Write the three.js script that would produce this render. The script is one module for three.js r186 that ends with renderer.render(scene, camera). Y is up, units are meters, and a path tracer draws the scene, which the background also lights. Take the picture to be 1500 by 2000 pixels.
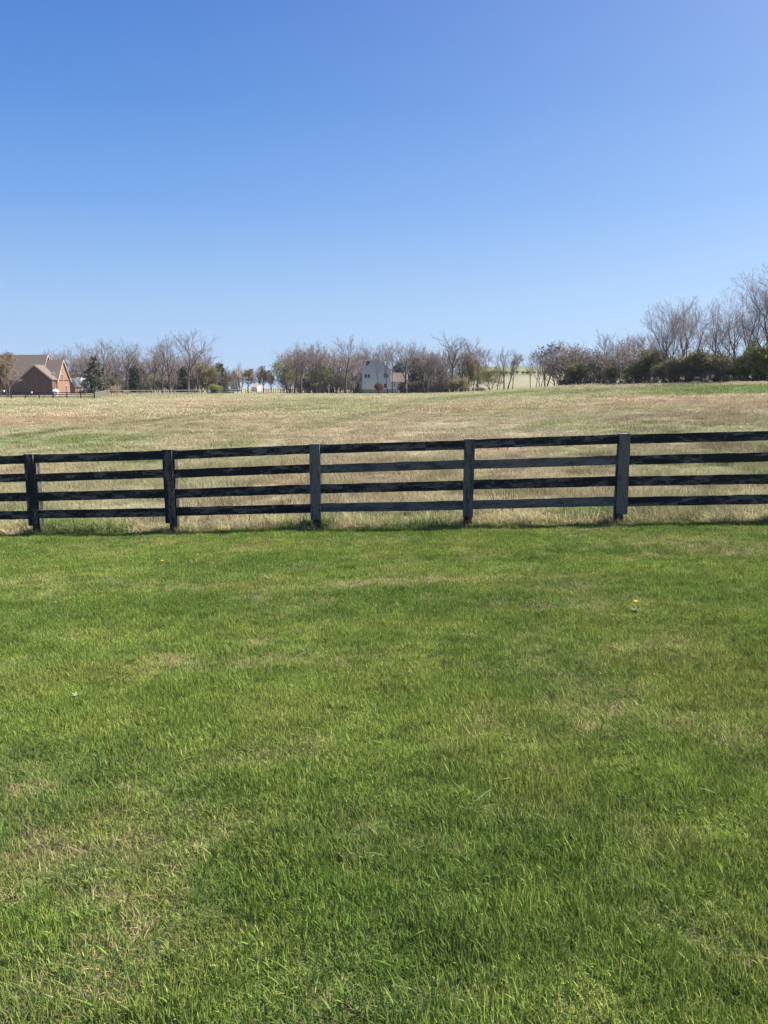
import * as THREE from 'three';
import { mergeGeometries } from 'three/addons/utils/BufferGeometryUtils.js';

// ---------------------------------------------------------------- camera
const scene = new THREE.Scene();
const EYE = 2.3, FOCAL = 1511, PITCH = Math.atan(247 / FOCAL);
const camera = new THREE.PerspectiveCamera(2 * Math.atan(1000 / FOCAL) * 180 / Math.PI, 0.75, 0.1, 3000);
camera.position.set(0, EYE, 0);
camera.rotation.x = -PITCH;

// ---------------------------------------------------------------- sky, sun, exposure
const EXPOSURE = 2.2;
const SUN_AZ = 86 * Math.PI / 180, SUN_EL = 42 * Math.PI / 180;           // azimuth to the right of the view
const sunDir = new THREE.Vector3(Math.cos(SUN_EL) * Math.sin(SUN_AZ), Math.sin(SUN_EL), -Math.cos(SUN_EL) * Math.cos(SUN_AZ));
const lin = (c) => { c /= 255; return c <= 0.04045 ? c / 12.92 : ((c + 0.055) / 1.055) ** 2.4; };
const rgb = (r, g, b) => [lin(r), lin(g), lin(b)];
const clamp = (v, a = 0, b = 1) => Math.min(b, Math.max(a, v));
const smooth = (a, b, v) => { const t = clamp((v - a) / (b - a)); return t * t * (3 - 2 * t); };
const lerp = (a, b, t) => a + (b - a) * t;
const mix3 = (a, b, t) => [lerp(a[0], b[0], t), lerp(a[1], b[1], t), lerp(a[2], b[2], t)];
{
  const W = 720, Hh = 360, data = new Float32Array(W * Hh * 4);
  const stops = [[0, 193, 219, 248], [2, 188, 216, 248], [5.2, 176, 210, 249], [12, 138, 182, 242], [18.3, 115, 161, 229], [24, 105, 147, 220], [40, 86, 126, 204], [60, 72, 110, 190], [90, 66, 102, 182]].map(s => [s[0], rgb(s[1], s[2], s[3])]);
  const base = (el) => { for (let i = 1; i < stops.length; i++) if (el <= stops[i][0]) { let t = (el - stops[i - 1][0]) / (stops[i][0] - stops[i - 1][0]); return mix3(stops[i - 1][1], stops[i][1], t); } return stops[stops.length - 1][1]; };
  const E = (deg) => Math.exp(-Math.max(deg, 18) / 25);
  for (let j = 0; j < Hh; j++) {
    const el = ((j + 0.5) / Hh - 0.5) * Math.PI, eld = Math.max(0, el * 180 / Math.PI), b = base(eld);
    const ahead = Math.acos(clamp(Math.sin(el) * sunDir.y - Math.cos(el) * sunDir.z, -1, 1)) * 180 / Math.PI;
    const k = 1.9 + 1.2 * Math.exp(-eld / 12);
    for (let i = 0; i < W; i++) {
      const ph = ((i + 0.5) / W - 0.5) * 2 * Math.PI;
      const d = [Math.cos(el) * Math.cos(ph), Math.sin(el), Math.cos(el) * Math.sin(ph)];
      const th = Math.acos(clamp(d[0] * sunDir.x + d[1] * sunDir.y + d[2] * sunDir.z, -1, 1)) * 180 / Math.PI;
      const a = k * (E(th) - E(ahead)), o = (j * W + i) * 4;
      for (let c = 0; c < 3; c++) data[o + c] = Math.max(0.02, b[c] + a * [0.95, 1, 0.95][c]) / EXPOSURE;
      data[o + 3] = 1;
    }
  }
  const sky = new THREE.DataTexture(data, W, Hh, THREE.RGBAFormat, THREE.FloatType);
  sky.mapping = THREE.EquirectangularReflectionMapping; sky.magFilter = THREE.LinearFilter; sky.minFilter = THREE.LinearFilter;
  sky.wrapS = THREE.RepeatWrapping; sky.needsUpdate = true;
  scene.background = sky; scene.environment = sky;
}
const sun = new THREE.DirectionalLight(new THREE.Color().setRGB(1, 0.94, 0.85), 5);
sun.name = 'sun';
sun.position.copy(sunDir).multiplyScalar(300); sun.target.position.set(0, 0, -80);
sun.position.add(sun.target.position);
sun.castShadow = true;
Object.assign(sun.shadow.camera, { left: -220, right: 220, top: 160, bottom: -160, near: 1, far: 800 });
sun.shadow.mapSize.set(4096, 4096);
scene.add(sun, sun.target);
const renderer = new THREE.WebGLRenderer({ antialias: true });
renderer.toneMapping = THREE.LinearToneMapping;
renderer.toneMappingExposure = EXPOSURE;
renderer.shadowMap.enabled = true;

// ---------------------------------------------------------------- random numbers and noise
function rng(seed) { let a = seed >>> 0; return () => { a = (a + 0x6D2B79F5) | 0; let t = Math.imul(a ^ (a >>> 15), 1 | a); t = (t + Math.imul(t ^ (t >>> 7), 61 | t)) ^ t; return ((t ^ (t >>> 14)) >>> 0) / 4294967296; }; }
function hash(x, y) { let h = Math.imul(x | 0, 374761393) + Math.imul(y | 0, 668265263); h = Math.imul(h ^ (h >>> 13), 1274126177); return ((h ^ (h >>> 16)) >>> 0) / 4294967296; }
function noise(x, y) { const i = Math.floor(x), j = Math.floor(y), u = x - i, v = y - j, a = u * u * (3 - 2 * u), b = v * v * (3 - 2 * v); return lerp(lerp(hash(i, j), hash(i + 1, j), a), lerp(hash(i, j + 1), hash(i + 1, j + 1), a), b); }
function fbm(x, y, n = 4) { let s = 0, w = 0.5, t = 0; for (let k = 0; k < n; k++) { s += w * noise(x + 17.3 * k, y - 9.1 * k); t += w; w *= 0.5; x *= 2.03; y *= 2.03; } return s / t; }

// ---------------------------------------------------------------- the lie of the land (D = metres ahead of the camera, z = -D)
const fenceD = (x) => 12.28 - 0.136 * x;
function height(x, D) {
  const v = D - fenceD(x), tilt = 0.02 + 0.043 * clamp(x, -25, 25);
  if (v <= 0) return tilt - 0.045 * v * (v > -14 ? 1 : 14 / -v) + 0.05 * (fbm(x * 0.5, D * 0.5, 2) - 0.5) + 0.022 * (noise(x * 1.9 + 5, D * 1.9) - 0.5) * smooth(0, 1, -v);
  const far = 1 - Math.exp(-v / 25);
  const rise = 2.7 * smooth(-5, 45, x) * (1 - smooth(130, 235, D)) + 1.2 * smooth(45, 110, x) * (1 - smooth(150, 240, D));
  const hill = 12.5 * smooth(222, 432, D) * smooth(2, 60, x) - 6 * smooth(440, 640, D) * smooth(2, 60, x);
  const swell = 0.5 * (fbm(x * 0.03 + 3, D * 0.03, 2) - 0.5) * smooth(15, 60, v) * (1 - smooth(140, 190, D));
  return tilt * (1 - far) + rise * far + hill + swell + 0.12 * (fbm(x * 0.35, D * 0.35, 3) - 0.5) * smooth(0, 3, v) + 0.05 * (fbm(x * 0.5, D * 0.5, 2) - 0.5) * (1 - smooth(0, 3, v));
}
const SP = Math.sin(PITCH), CP = Math.cos(PITCH);
const acrossAt = (px, D, y = 0) => (px - 750) / FOCAL * (D * CP - (y - EYE) * SP);      // x of a picture column at a distance
function spot(px, D) { let x = acrossAt(px, D, 0); const y = height(x, D); x = acrossAt(px, D, y); return new THREE.Vector3(x, height(x, D), -D); }
function hitGround(px, py) {                                                             // where a ray meets the land
  const a = (px - 750) / FOCAL, b = (1000 - py) / FOCAL, d = [a, b * CP - SP, -(b * SP + CP)];
  let t = 1; for (let k = 0; k < 6000; k++) { if (EYE + t * d[1] < height(t * d[0], -t * d[2])) break; t *= 1.0015; }
  return new THREE.Vector3(t * d[0], EYE + t * d[1], t * d[2]);
}
const heightFor = (py, D) => { const b = (1000 - py) / FOCAL; return EYE + D * (b * CP - SP) / (b * SP + CP); };   // y seen at a picture row at a distance

// ---------------------------------------------------------------- helpers for things
const taken = new Map();
function numbered(n) { const k = taken.get(n) || 0; taken.set(n, k + 1); return k ? `${n}_${String(k).padStart(3, '0')}` : n; }
function tag(o, label, category, group, kind) { if (label) o.userData.label = label; if (category) o.userData.category = category; if (group) o.userData.group = group; if (kind) o.userData.kind = kind; return o; }
function shadowed(m) { m.castShadow = true; m.receiveShadow = true; return m; }
function base(name, p, turn = 0) { const g = new THREE.Group(); g.name = numbered(name); g.position.copy(p); g.rotation.y = turn; scene.add(g); return g; }
function part(name, geo, mat, parent) { const m = shadowed(new THREE.Mesh(geo, mat)); m.name = name; parent.add(m); return m; }
function top(name, geo, mat, p = new THREE.Vector3()) { const m = shadowed(new THREE.Mesh(geo, mat)); m.name = numbered(name); m.position.copy(p); scene.add(m); return m; }
function copyOf(o, name = o.name.replace(/_\d{3}$/, '')) { const c = o.clone(); c.name = numbered(name); c.userData = {}; scene.add(c); return c; }
class Build {                                                                            // collects faces
  constructor() { this.p = []; this.c = []; this.i = []; }
  v(x, y, z, c) { this.p.push(x, y, z); this.c.push(c[0], c[1], c[2]); return this.p.length / 3 - 1; }
  tri(a, b, c) { this.i.push(a, b, c); }
  tube(pts, rad, sides, col) {
    const n = pts.length; let prev = null; const u = new THREE.Vector3(), w = new THREE.Vector3(), t = new THREE.Vector3();
    for (let k = 0; k < n; k++) {
      t.subVectors(pts[Math.min(k + 1, n - 1)], pts[Math.max(k - 1, 0)]).normalize();
      if (k === 0) { u.set(Math.abs(t.y) > 0.9 ? 1 : 0, Math.abs(t.y) > 0.9 ? 0 : 1, 0); }
      u.addScaledVector(t, -u.dot(t)).normalize(); w.crossVectors(t, u);
      const ring = [];
      if (k === n - 1) { const a = this.v(pts[k].x, pts[k].y, pts[k].z, col); for (let s = 0; s < sides; s++) this.tri(prev[s], prev[(s + 1) % sides], a); break; }
      for (let s = 0; s < sides; s++) { const a = s / sides * Math.PI * 2, cs = Math.cos(a) * rad[k], sn = Math.sin(a) * rad[k]; ring.push(this.v(pts[k].x + u.x * cs + w.x * sn, pts[k].y + u.y * cs + w.y * sn, pts[k].z + u.z * cs + w.z * sn, col)); }
      if (prev) for (let s = 0; s < sides; s++) { const a = prev[s], b = prev[(s + 1) % sides], c = ring[s], d = ring[(s + 1) % sides]; this.tri(a, b, c); this.tri(b, d, c); }
      prev = ring;
    }
  }
  blade(x, y, z, h, w, az, lean, bend, twist, col, segs = 2) {
    const dx = Math.cos(az), dz = Math.sin(az), sx = Math.cos(az + Math.PI / 2 + twist) * w / 2, sz = Math.sin(az + Math.PI / 2 + twist) * w / 2; let l = -1, r = -1;
    for (let k = 0; k <= segs; k++) {
      const t = k / segs, o = h * (lean * t + bend * t * t), yy = y + h * t * (1 - 0.35 * Math.abs(bend) * t), f = 1 - t * t * 0.75;
      if (k === segs) { const a = this.v(x + dx * o, yy, z + dz * o, col); this.tri(l, r, a); break; }
      const nl = this.v(x + dx * o - sx * f, yy, z + dz * o - sz * f, col), nr = this.v(x + dx * o + sx * f, yy, z + dz * o + sz * f, col);
      if (l >= 0) { this.tri(l, r, nl); this.tri(r, nr, nl); }
      l = nl; r = nr;
    }
  }
  leaf(p, size, R, col) {                                                                // one folded leaf or spray of needles
    const a = R() * 6.283, e = (R() - 0.5) * 2.2, d = new THREE.Vector3(Math.cos(a) * Math.cos(e), Math.sin(e), Math.sin(a) * Math.cos(e)), s = new THREE.Vector3(R() - 0.5, R() - 0.5, R() - 0.5).cross(d).normalize().multiplyScalar(size * 0.32);
    const q = this.v(p.x, p.y, p.z, col), m1 = this.v(p.x + d.x * size * .5 + s.x, p.y + d.y * size * .5 + s.y, p.z + d.z * size * .5 + s.z, col), m2 = this.v(p.x + d.x * size * .5 - s.x, p.y + d.y * size * .5 - s.y, p.z + d.z * size * .5 - s.z, col), e2 = this.v(p.x + d.x * size, p.y + d.y * size, p.z + d.z * size, col);
    this.tri(q, m1, m2); this.tri(m1, e2, m2);
  }
  geo() { const g = new THREE.BufferGeometry(); g.setAttribute('position', new THREE.Float32BufferAttribute(this.p, 3)); g.setAttribute('color', new THREE.Float32BufferAttribute(this.c, 3)); g.setIndex(this.i); g.computeVertexNormals(); return g; }
}
const mat = (r, g, b, rough = 0.9, extra = {}) => new THREE.MeshStandardMaterial({ color: new THREE.Color().setRGB(r, g, b), roughness: rough, side: THREE.DoubleSide, ...extra });
function texture(w, h, fn, srgb = false) {
  const d = new Uint8Array(w * h * 4);
  for (let j = 0; j < h; j++) for (let i = 0; i < w; i++) { const c = fn(i / w, j / h, i, j), o = (j * w + i) * 4; for (let k = 0; k < 3; k++) d[o + k] = clamp(srgb ? (c[k] <= 0.0031308 ? c[k] * 12.92 : 1.055 * c[k] ** (1 / 2.4) - 0.055) : c[k]) * 255; d[o + 3] = 255; }
  const t = new THREE.DataTexture(d, w, h, THREE.RGBAFormat); t.wrapS = t.wrapT = THREE.RepeatWrapping; t.magFilter = THREE.LinearFilter; t.minFilter = THREE.LinearMipmapLinearFilter; t.generateMipmaps = true;
  if (srgb) t.colorSpace = THREE.SRGBColorSpace; t.needsUpdate = true; return t;
}
const wrapNoise = (u, v, n, seed) => { const x = u * n, y = v * n, i = Math.floor(x), j = Math.floor(y), a = x - i, b = y - j, f = a * a * (3 - 2 * a), g = b * b * (3 - 2 * b), q = (p, r) => hash((p % n) + seed * 131, (r % n) + seed * 57); return lerp(lerp(q(i, j), q(i + 1, j), f), lerp(q(i, j + 1), q(i + 1, j + 1), f), g); };

// ---------------------------------------------------------------- colours of lawn and pasture (what grows where)
const STRAW = [0.455, 0.40, 0.262], STRAW_GREEN = [0.365, 0.355, 0.195], GREEN = [0.19, 0.24, 0.075], PINK = [0.46, 0.345, 0.225], BROWN = [0.29, 0.22, 0.14];
const patches = [  // picture column, row, half width, half height, colour, strength: turned into places on the ground
  [60, 822, 170, 10, PINK, 0.9], [150, 806, 110, 6, PINK, 0.6], [430, 786, 70, 5, PINK, 0.6], [1290, 775, 90, 8, PINK, 0.7], [1480, 790, 90, 10, PINK, 0.7], [1180, 792, 120, 7, PINK, 0.45], [880, 793, 120, 8, PINK, 0.4], [1000, 880, 60, 6, PINK, 0.5], [560, 940, 50, 15, PINK, 0.5], [80, 925, 90, 14, PINK, 0.4],
  [110, 862, 170, 11, GREEN, 0.75], [640, 782, 100, 3, GREEN, 0.5], [1450, 760, 170, 10, GREEN, 1], [1300, 757, 100, 4, GREEN, 0.8], [1130, 765, 90, 4, GREEN, 0.6], [960, 772, 130, 3, GREEN, 0.5], [40, 792, 60, 3, GREEN, 0.5], [650, 790, 120, 5, GREEN, 0.25], [1330, 840, 120, 12, GREEN, 0.5], [1100, 905, 110, 12, GREEN, 0.4], [1400, 905, 100, 12, GREEN, 0.5], [820, 912, 90, 10, GREEN, 0.3],
  [1360, 815, 150, 12, BROWN, 0.5], [1400, 872, 60, 8, BROWN, 0.5], [1150, 920, 60, 10, BROWN, 0.5], [160, 970, 60, 10, BROWN, 0.4], [880, 800, 60, 4, BROWN, 0.4],
].map(([px, py, rx, ry, col, s]) => { const c = hitGround(px, py), n = hitGround(px, py + ry), f = hitGround(px, py - ry); return { x: c.x, z: c.z, ax: c.x / -c.z, rx: rx / FOCAL * -c.z, rz: Math.max(1, (n.z - f.z) / 2), col, s }; });
const tracks = [[[[40, 852], [150, 838], [290, 824], [365, 815], [450, 806], [560, 795], [640, 789]], 0.95, 0.7], [[[400, 797], [470, 801], [500, 798], [545, 791]], 1.8, 0.45], [[[600, 838], [700, 816], [790, 797], [830, 790]], 0.9, 0.4], [[[300, 833], [420, 816]], 0.8, 0.4]]
  .map(([p, w, s]) => ({ p: p.map(q => hitGround(...q)), w, s }));
function trackAt(x, D) {
  let best = 0;
  for (const t of tracks) for (let i = 0; i + 1 < t.p.length; i++) { const a = t.p[i], b = t.p[i + 1], bx = b.x - a.x, bz = b.z - a.z, k = clamp(((x - a.x) * bx + (-D - a.z) * bz) / (bx * bx + bz * bz)), d = Math.hypot(x - a.x - k * bx, -D - a.z - k * bz) / t.w; if (d < 1.6) best = Math.max(best, t.s * (1 - smooth(0.3, 1.4, d + 0.9 * (noise(x * 0.7, D * 0.5) - 0.5)))); }
  return best;
}
function pastureColour(x, D) {
  const g = fbm(x * 0.09 + 31, D * 0.05 + 7, 4), h = fbm(x * 0.5 + 3, D * 0.35 + 70, 4), q = fbm(x * 0.06 - 20, D * 0.035 + 50, 3);
  let c = mix3(STRAW, STRAW_GREEN, smooth(0.36, 0.66, g * 0.55 + h * 0.45));
  c = mix3(c, GREEN, 0.6 * smooth(0.58, 0.76, h * 0.6 + g * 0.4));
  c = mix3(c, PINK, 0.35 * smooth(0.58, 0.78, q)); c = mix3(c, BROWN, 0.35 * smooth(0.6, 0.8, fbm(x * 0.8 + 9, D * 0.6, 3)));
  for (const p of patches) { const dz = (-D - p.z) / p.rz; if (Math.abs(dz) > 2.2) continue; const dx = (x - p.x) / p.rx, r = dx * dx + dz * dz + (h - 0.5) * 1.4; if (r < 3) c = mix3(c, p.col, p.s * (1 - smooth(0.15, 2, r))); }
  if (D < 45) c = mix3(c, [0.30, 0.22, 0.175], 0.6 * smooth(0.56, 0.74, fbm(x * 0.7 + 33, D * 0.45 + 5, 4)) * smooth(-7, 2, x) * (1 - smooth(25, 45, D)));
  if (D > 14 && D < 140) c = mix3(c, [0.16, 0.195, 0.07], trackAt(x, D));
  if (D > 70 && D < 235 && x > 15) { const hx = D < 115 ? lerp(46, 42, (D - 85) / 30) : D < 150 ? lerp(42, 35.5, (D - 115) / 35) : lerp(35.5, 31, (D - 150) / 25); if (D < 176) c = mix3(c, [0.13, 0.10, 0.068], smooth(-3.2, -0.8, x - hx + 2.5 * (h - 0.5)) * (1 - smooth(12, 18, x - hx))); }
  if (D > 236 && x > 4) { const s = smooth(236, 250, D), t = fbm(x * 0.02, D * 0.02, 3); c = mix3(c, mix3(mix3(GREEN, STRAW_GREEN, 0.25).map(q => q * 0.95), STRAW.map(q => q * 0.85), smooth(265, 285, D) * (1 - smooth(322, 332, D)) * 0.75), s * (0.75 + 0.25 * t)); }
  return c;
}
const DRY = [0.46, 0.36, 0.21];
const dryPatches = [[490, 1482, 60, 14, .9], [600, 1462, 60, 16, .6], [330, 1295, 60, 14, .8], [400, 1300, 40, 14, .6], [190, 1705, 80, 28, .75], [290, 1690, 90, 30, .5], [1200, 1597, 45, 16, .9], [1230, 1630, 30, 14, .6], [60, 1950, 130, 50, .75], [215, 1985, 50, 20, .9], [1110, 1150, 90, 12, .6], [1140, 1182, 60, 12, .6], [1330, 1060, 120, 10, .6], [1440, 1075, 110, 14, .7], [800, 1138, 240, 9, .75], [330, 1148, 260, 9, .35], [90, 1135, 120, 8, .5], [1010, 1133, 150, 6, .5], [515, 1255, 40, 14, .6], [1290, 1410, 50, 18, .55], [1175, 1430, 30, 8, .5], [720, 1280, 50, 12, .5], [80, 1165, 70, 8, .5], [1030, 1600, 60, 24, .45], [1460, 1850, 90, 60, .35], [820, 1660, 60, 20, .3], [230, 1085, 40, 6, .5], [470, 1080, 40, 5, .4], [300, 1060, 80, 5, .5], [680, 1062, 70, 4, .4], [380, 1590, 60, 20, .35], [1300, 1650, 60, 24, .45]]
  .map(([px, py, rx, ry, s]) => { const c = hitGround(px, py), n = hitGround(px, py + ry), f = hitGround(px, py - ry); return { x: c.x, z: c.z, rx: rx / FOCAL * Math.hypot(c.x, c.z, EYE), rz: (n.z - f.z) / 2, s }; });
function dryness(x, D) {
  const h = fbm(x * 3 + 3, D * 3 + 70, 3); let s = 0.27 * smooth(0.52, 0.8, fbm(x * 0.9 + 40, D * 1.3, 4)) + 0.16 * smooth(0.58, 0.8, h);
  for (const p of dryPatches) { const dx = (x - p.x) / p.rx, dz = (-D - p.z) / p.rz, r = dx * dx + dz * dz + (h - 0.5) * 1.5; if (r < 2.5) s = Math.max(s, 0.62 * p.s * (1 - smooth(0.1, 1.7, r))); }
  return s;
}
const LUSH = [0.128, 0.202, 0.033], MOWN = [0.235, 0.295, 0.058], OLIVE = [0.24, 0.262, 0.06];
function lawnColour(x, D) {
  const a = fbm(x * 0.55 + 12, D * 0.8 + 4, 4), b = fbm(x * 1.7 + 60, D * 2.1, 3), f = fbm(x * 5 + 90, D * 5, 2), band = 0.5 + 0.5 * Math.sin((D + 0.06 * x + 0.7 * noise(x * 0.3, D * 0.4)) * 3.1);
  let c = mix3(LUSH, MOWN, smooth(0.28, 0.72, a * 0.38 + b * 0.2 + f * 0.3 + band * 0.12)); c = mix3(c, OLIVE, 0.7 * smooth(0.5, 0.75, b)); return c;
}

// ---------------------------------------------------------------- ground sheets
const soilBump = texture(512, 512, (u, v) => { const n = 0.5 * wrapNoise(u, v, 16, 1) + 0.3 * wrapNoise(u, v, 48, 2) + 0.2 * wrapNoise(u, v, 160, 3); return [n, n, n]; });
const soilMap = texture(512, 512, (u, v) => { const n = 0.62 + 0.38 * (0.35 * wrapNoise(u, v, 20, 4) + 0.35 * wrapNoise(u, v, 70, 5) + 0.3 * wrapNoise(u, v, 200, 6)) * 1.6; return [n, n, n * 0.97]; });
function sheet(name, vs, xs, colour) {
  const p = [], c = [], uv = [], idx = [], nx = xs.length;
  for (const v of vs) for (const x of xs) { const D = fenceD(x) + v, k = colour(x, D); p.push(x, height(x, D), -D); c.push(...k); uv.push(x / 3, D / 3); }
  for (let j = 0; j < vs.length - 1; j++) for (let i = 0; i < nx - 1; i++) { const a = j * nx + i, b = a + nx; idx.push(a, a + 1, b, a + 1, b + 1, b); }
  const g = new THREE.BufferGeometry(); g.setAttribute('position', new THREE.Float32BufferAttribute(p, 3)); g.setAttribute('color', new THREE.Float32BufferAttribute(c, 3)); g.setAttribute('uv', new THREE.Float32BufferAttribute(uv, 2)); g.setIndex(idx); g.computeVertexNormals();
  const m = top(name, g, new THREE.MeshStandardMaterial({ vertexColors: true, roughness: 1, map: soilMap, bumpMap: soilBump, bumpScale: 0.03, side: THREE.DoubleSide }));
  m.userData.kind = 'structure'; return m;
}
{
  const xs = []; for (let i = -170; i <= 170; i++) { const t = i / 170; xs.push(Math.sign(t) * (Math.abs(t) * 30 + 420 * Math.abs(t) ** 4)); }
  const vs = [0]; let s = 0.12; while (vs[vs.length - 1] < 900) { vs.push(vs[vs.length - 1] + s); s = Math.min(12, s * 1.026); }
  tag(sheet('pasture', vs, xs, (x, D) => { const c = pastureColour(x, D); return [c[0] * 0.8, c[1] * 0.8, c[2] * 0.8]; }), 'straw coloured pasture beyond the board fence rising to the hedgerow', 'pasture');
  const lx = []; for (let i = -150; i <= 150; i++) { const t = i / 150; lx.push(Math.sign(t) * (Math.abs(t) * 15 + 45 * Math.abs(t) ** 4)); }
  const lv = []; for (let k = 0; k <= 210; k++) { const t = k / 210; lv.push(-(t * 14 + 26 * t ** 5)); } lv.reverse();
  tag(sheet('lawn', lv, lx, (x, D) => { const k = mix3(lawnColour(x, D), DRY, clamp(dryness(x, D))); return mix3(k, [0.27, 0.225, 0.14], 0.4); }), 'mown green lawn in front of the board fence', 'lawn');
}

// ---------------------------------------------------------------- grass
const grassMat = new THREE.MeshPhysicalMaterial({ vertexColors: true, roughness: 1, specularIntensity: 0.35, transmission: 0.3, thickness: 0, side: THREE.DoubleSide });
function instanced(name, geo, list, label, category) {
  const m = new THREE.InstancedMesh(geo, grassMat, list.length), M = new THREE.Matrix4(), q = new THREE.Quaternion(), e = new THREE.Euler(), c = new THREE.Color();
  list.forEach((t, i) => { e.set(t.tx || 0, t.r, t.tz || 0); q.setFromEuler(e); M.compose(new THREE.Vector3(t.x, t.y, t.z), q, new THREE.Vector3(t.s, t.sy, t.s)); m.setMatrixAt(i, M); m.setColorAt(i, c.setRGB(t.c[0], t.c[1], t.c[2])); });
  m.name = numbered(name); shadowed(m); scene.add(m); return tag(m, label, category, null, 'stuff');
}
function tuft(seed, n, spread, h0, h1, w, leanMax, bendMax, tints, segs = 2) {
  const R = rng(seed), B = new Build();
  for (let k = 0; k < n; k++) { const r = spread * Math.sqrt(R()), a = R() * 6.283, t = tints[Math.floor(R() * tints.length)], v = 0.72 + 0.56 * R(); B.blade(r * Math.cos(a), -0.01, r * Math.sin(a), lerp(h0, h1, R()), w * (0.7 + 0.6 * R()), R() * 6.283, (R() - 0.3) * leanMax, R() * bendMax, (R() - 0.5) * 2.4, [t[0] * v, t[1] * v, t[2] * v], segs); }
  return B.geo();
}
{
  const R = rng(11), lawnGeo = tuft(1, 210, 0.105, 0.022, 0.052, 0.0031, 0.7, 0.75, [[1, 1, 1], [0.8, 0.92, 0.75], [1.15, 1.12, 1.05], [0.68, 0.84, 0.7], [1.3, 1.15, 1.1], [0.5, 0.7, 0.55], [1.05, 1.05, 0.9], [0.62, 0.76, 0.6], [1.85, 1.45, 2.2], [1.5, 1.35, 1.5]], 3);
  const dryGeo = tuft(2, 150, 0.10, 0.016, 0.045, 0.0031, 1.1, 1.0, [[1, 1, 1], [1.1, 1.05, 0.95], [0.8, 0.78, 0.8], [0.62, 0.75, 0.55]], 2);
  const tallGeo = tuft(3, 6, 0.05, 0.05, 0.085, 0.0048, 0.7, 0.7, [[1, 1, 1], [0.85, 0.95, 0.85], [1.2, 1.15, 1.2]], 4);
  const green = [], dry = [], tall = [];
  const put = (list, x, D, c, s, sy) => list.push({ x, y: height(x, D), z: -D, r: R() * 6.283, tx: (R() - 0.5) * 0.4, tz: (R() - 0.5) * 0.4, c, s, sy });
  for (let D0 = 1.0; D0 < 13.6; D0 += 0.25) {
    const half = 0.53 * (D0 + 0.6) + 1.4, dens = D0 < 5 ? 250 : D0 < 8 ? 165 : 115, n = Math.round(dens * 0.25 * half * 2);
    for (let k = 0; k < n; k++) {
      const x = ((k + R()) / n * 2 - 1) * half, D = D0 + ((k * 0.61803 + 0.15 * R()) % 1) * 0.25, v = D - fenceD(x); if (v > 0.02) continue;
      const dr = dryness(x, D), far = 1 + 0.25 * smooth(5, 11, D);
      const clump = fbm(x * 3.4 + 8, D * 3.4 + 30, 3), hh = 0.8 + 0.6 * smooth(0.28, 0.72, clump), vv = 0.68 + 0.62 * R();
      if (R() < dr) { const c = mix3(DRY, lawnColour(x, D), R() * 0.45); put(dry, x, D, [c[0] * vv, c[1] * vv, c[2] * vv], far * (0.9 + 0.4 * R()), 0.8 + 0.5 * R()); }
      else { let c = mix3(lawnColour(x, D), DRY, 0.35 * dr); put(green, x, D, [c[0] * vv, c[1] * vv, c[2] * vv], far * (0.85 + 0.35 * R()), hh * (1 - 0.2 * dr) * (0.8 + 0.4 * R())); }
      if (R() < 0.07 * (clump > 0.5 ? 1.6 : 0.6) && v < -0.4) { const c = lawnColour(x, D); put(tall, x, D, [c[0] * 0.95, c[1] * 1.05, c[2] * 1.1], 0.9 + 0.5 * R(), 0.7 + 0.6 * R()); }
    }
  }
  instanced('lawn_grass', lawnGeo, green, 'short green blades of mown lawn grass', 'grass');
  instanced('dry_lawn_thatch', dryGeo, dry, 'straw coloured dead grass showing in patches across the mown lawn', 'grass');
  instanced('coarse_lawn_grass', tallGeo, tall, 'broader taller green blades standing out of the mown lawn', 'grass');
  console.log('lawn', green.length, dry.length, tall.length);
}
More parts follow.
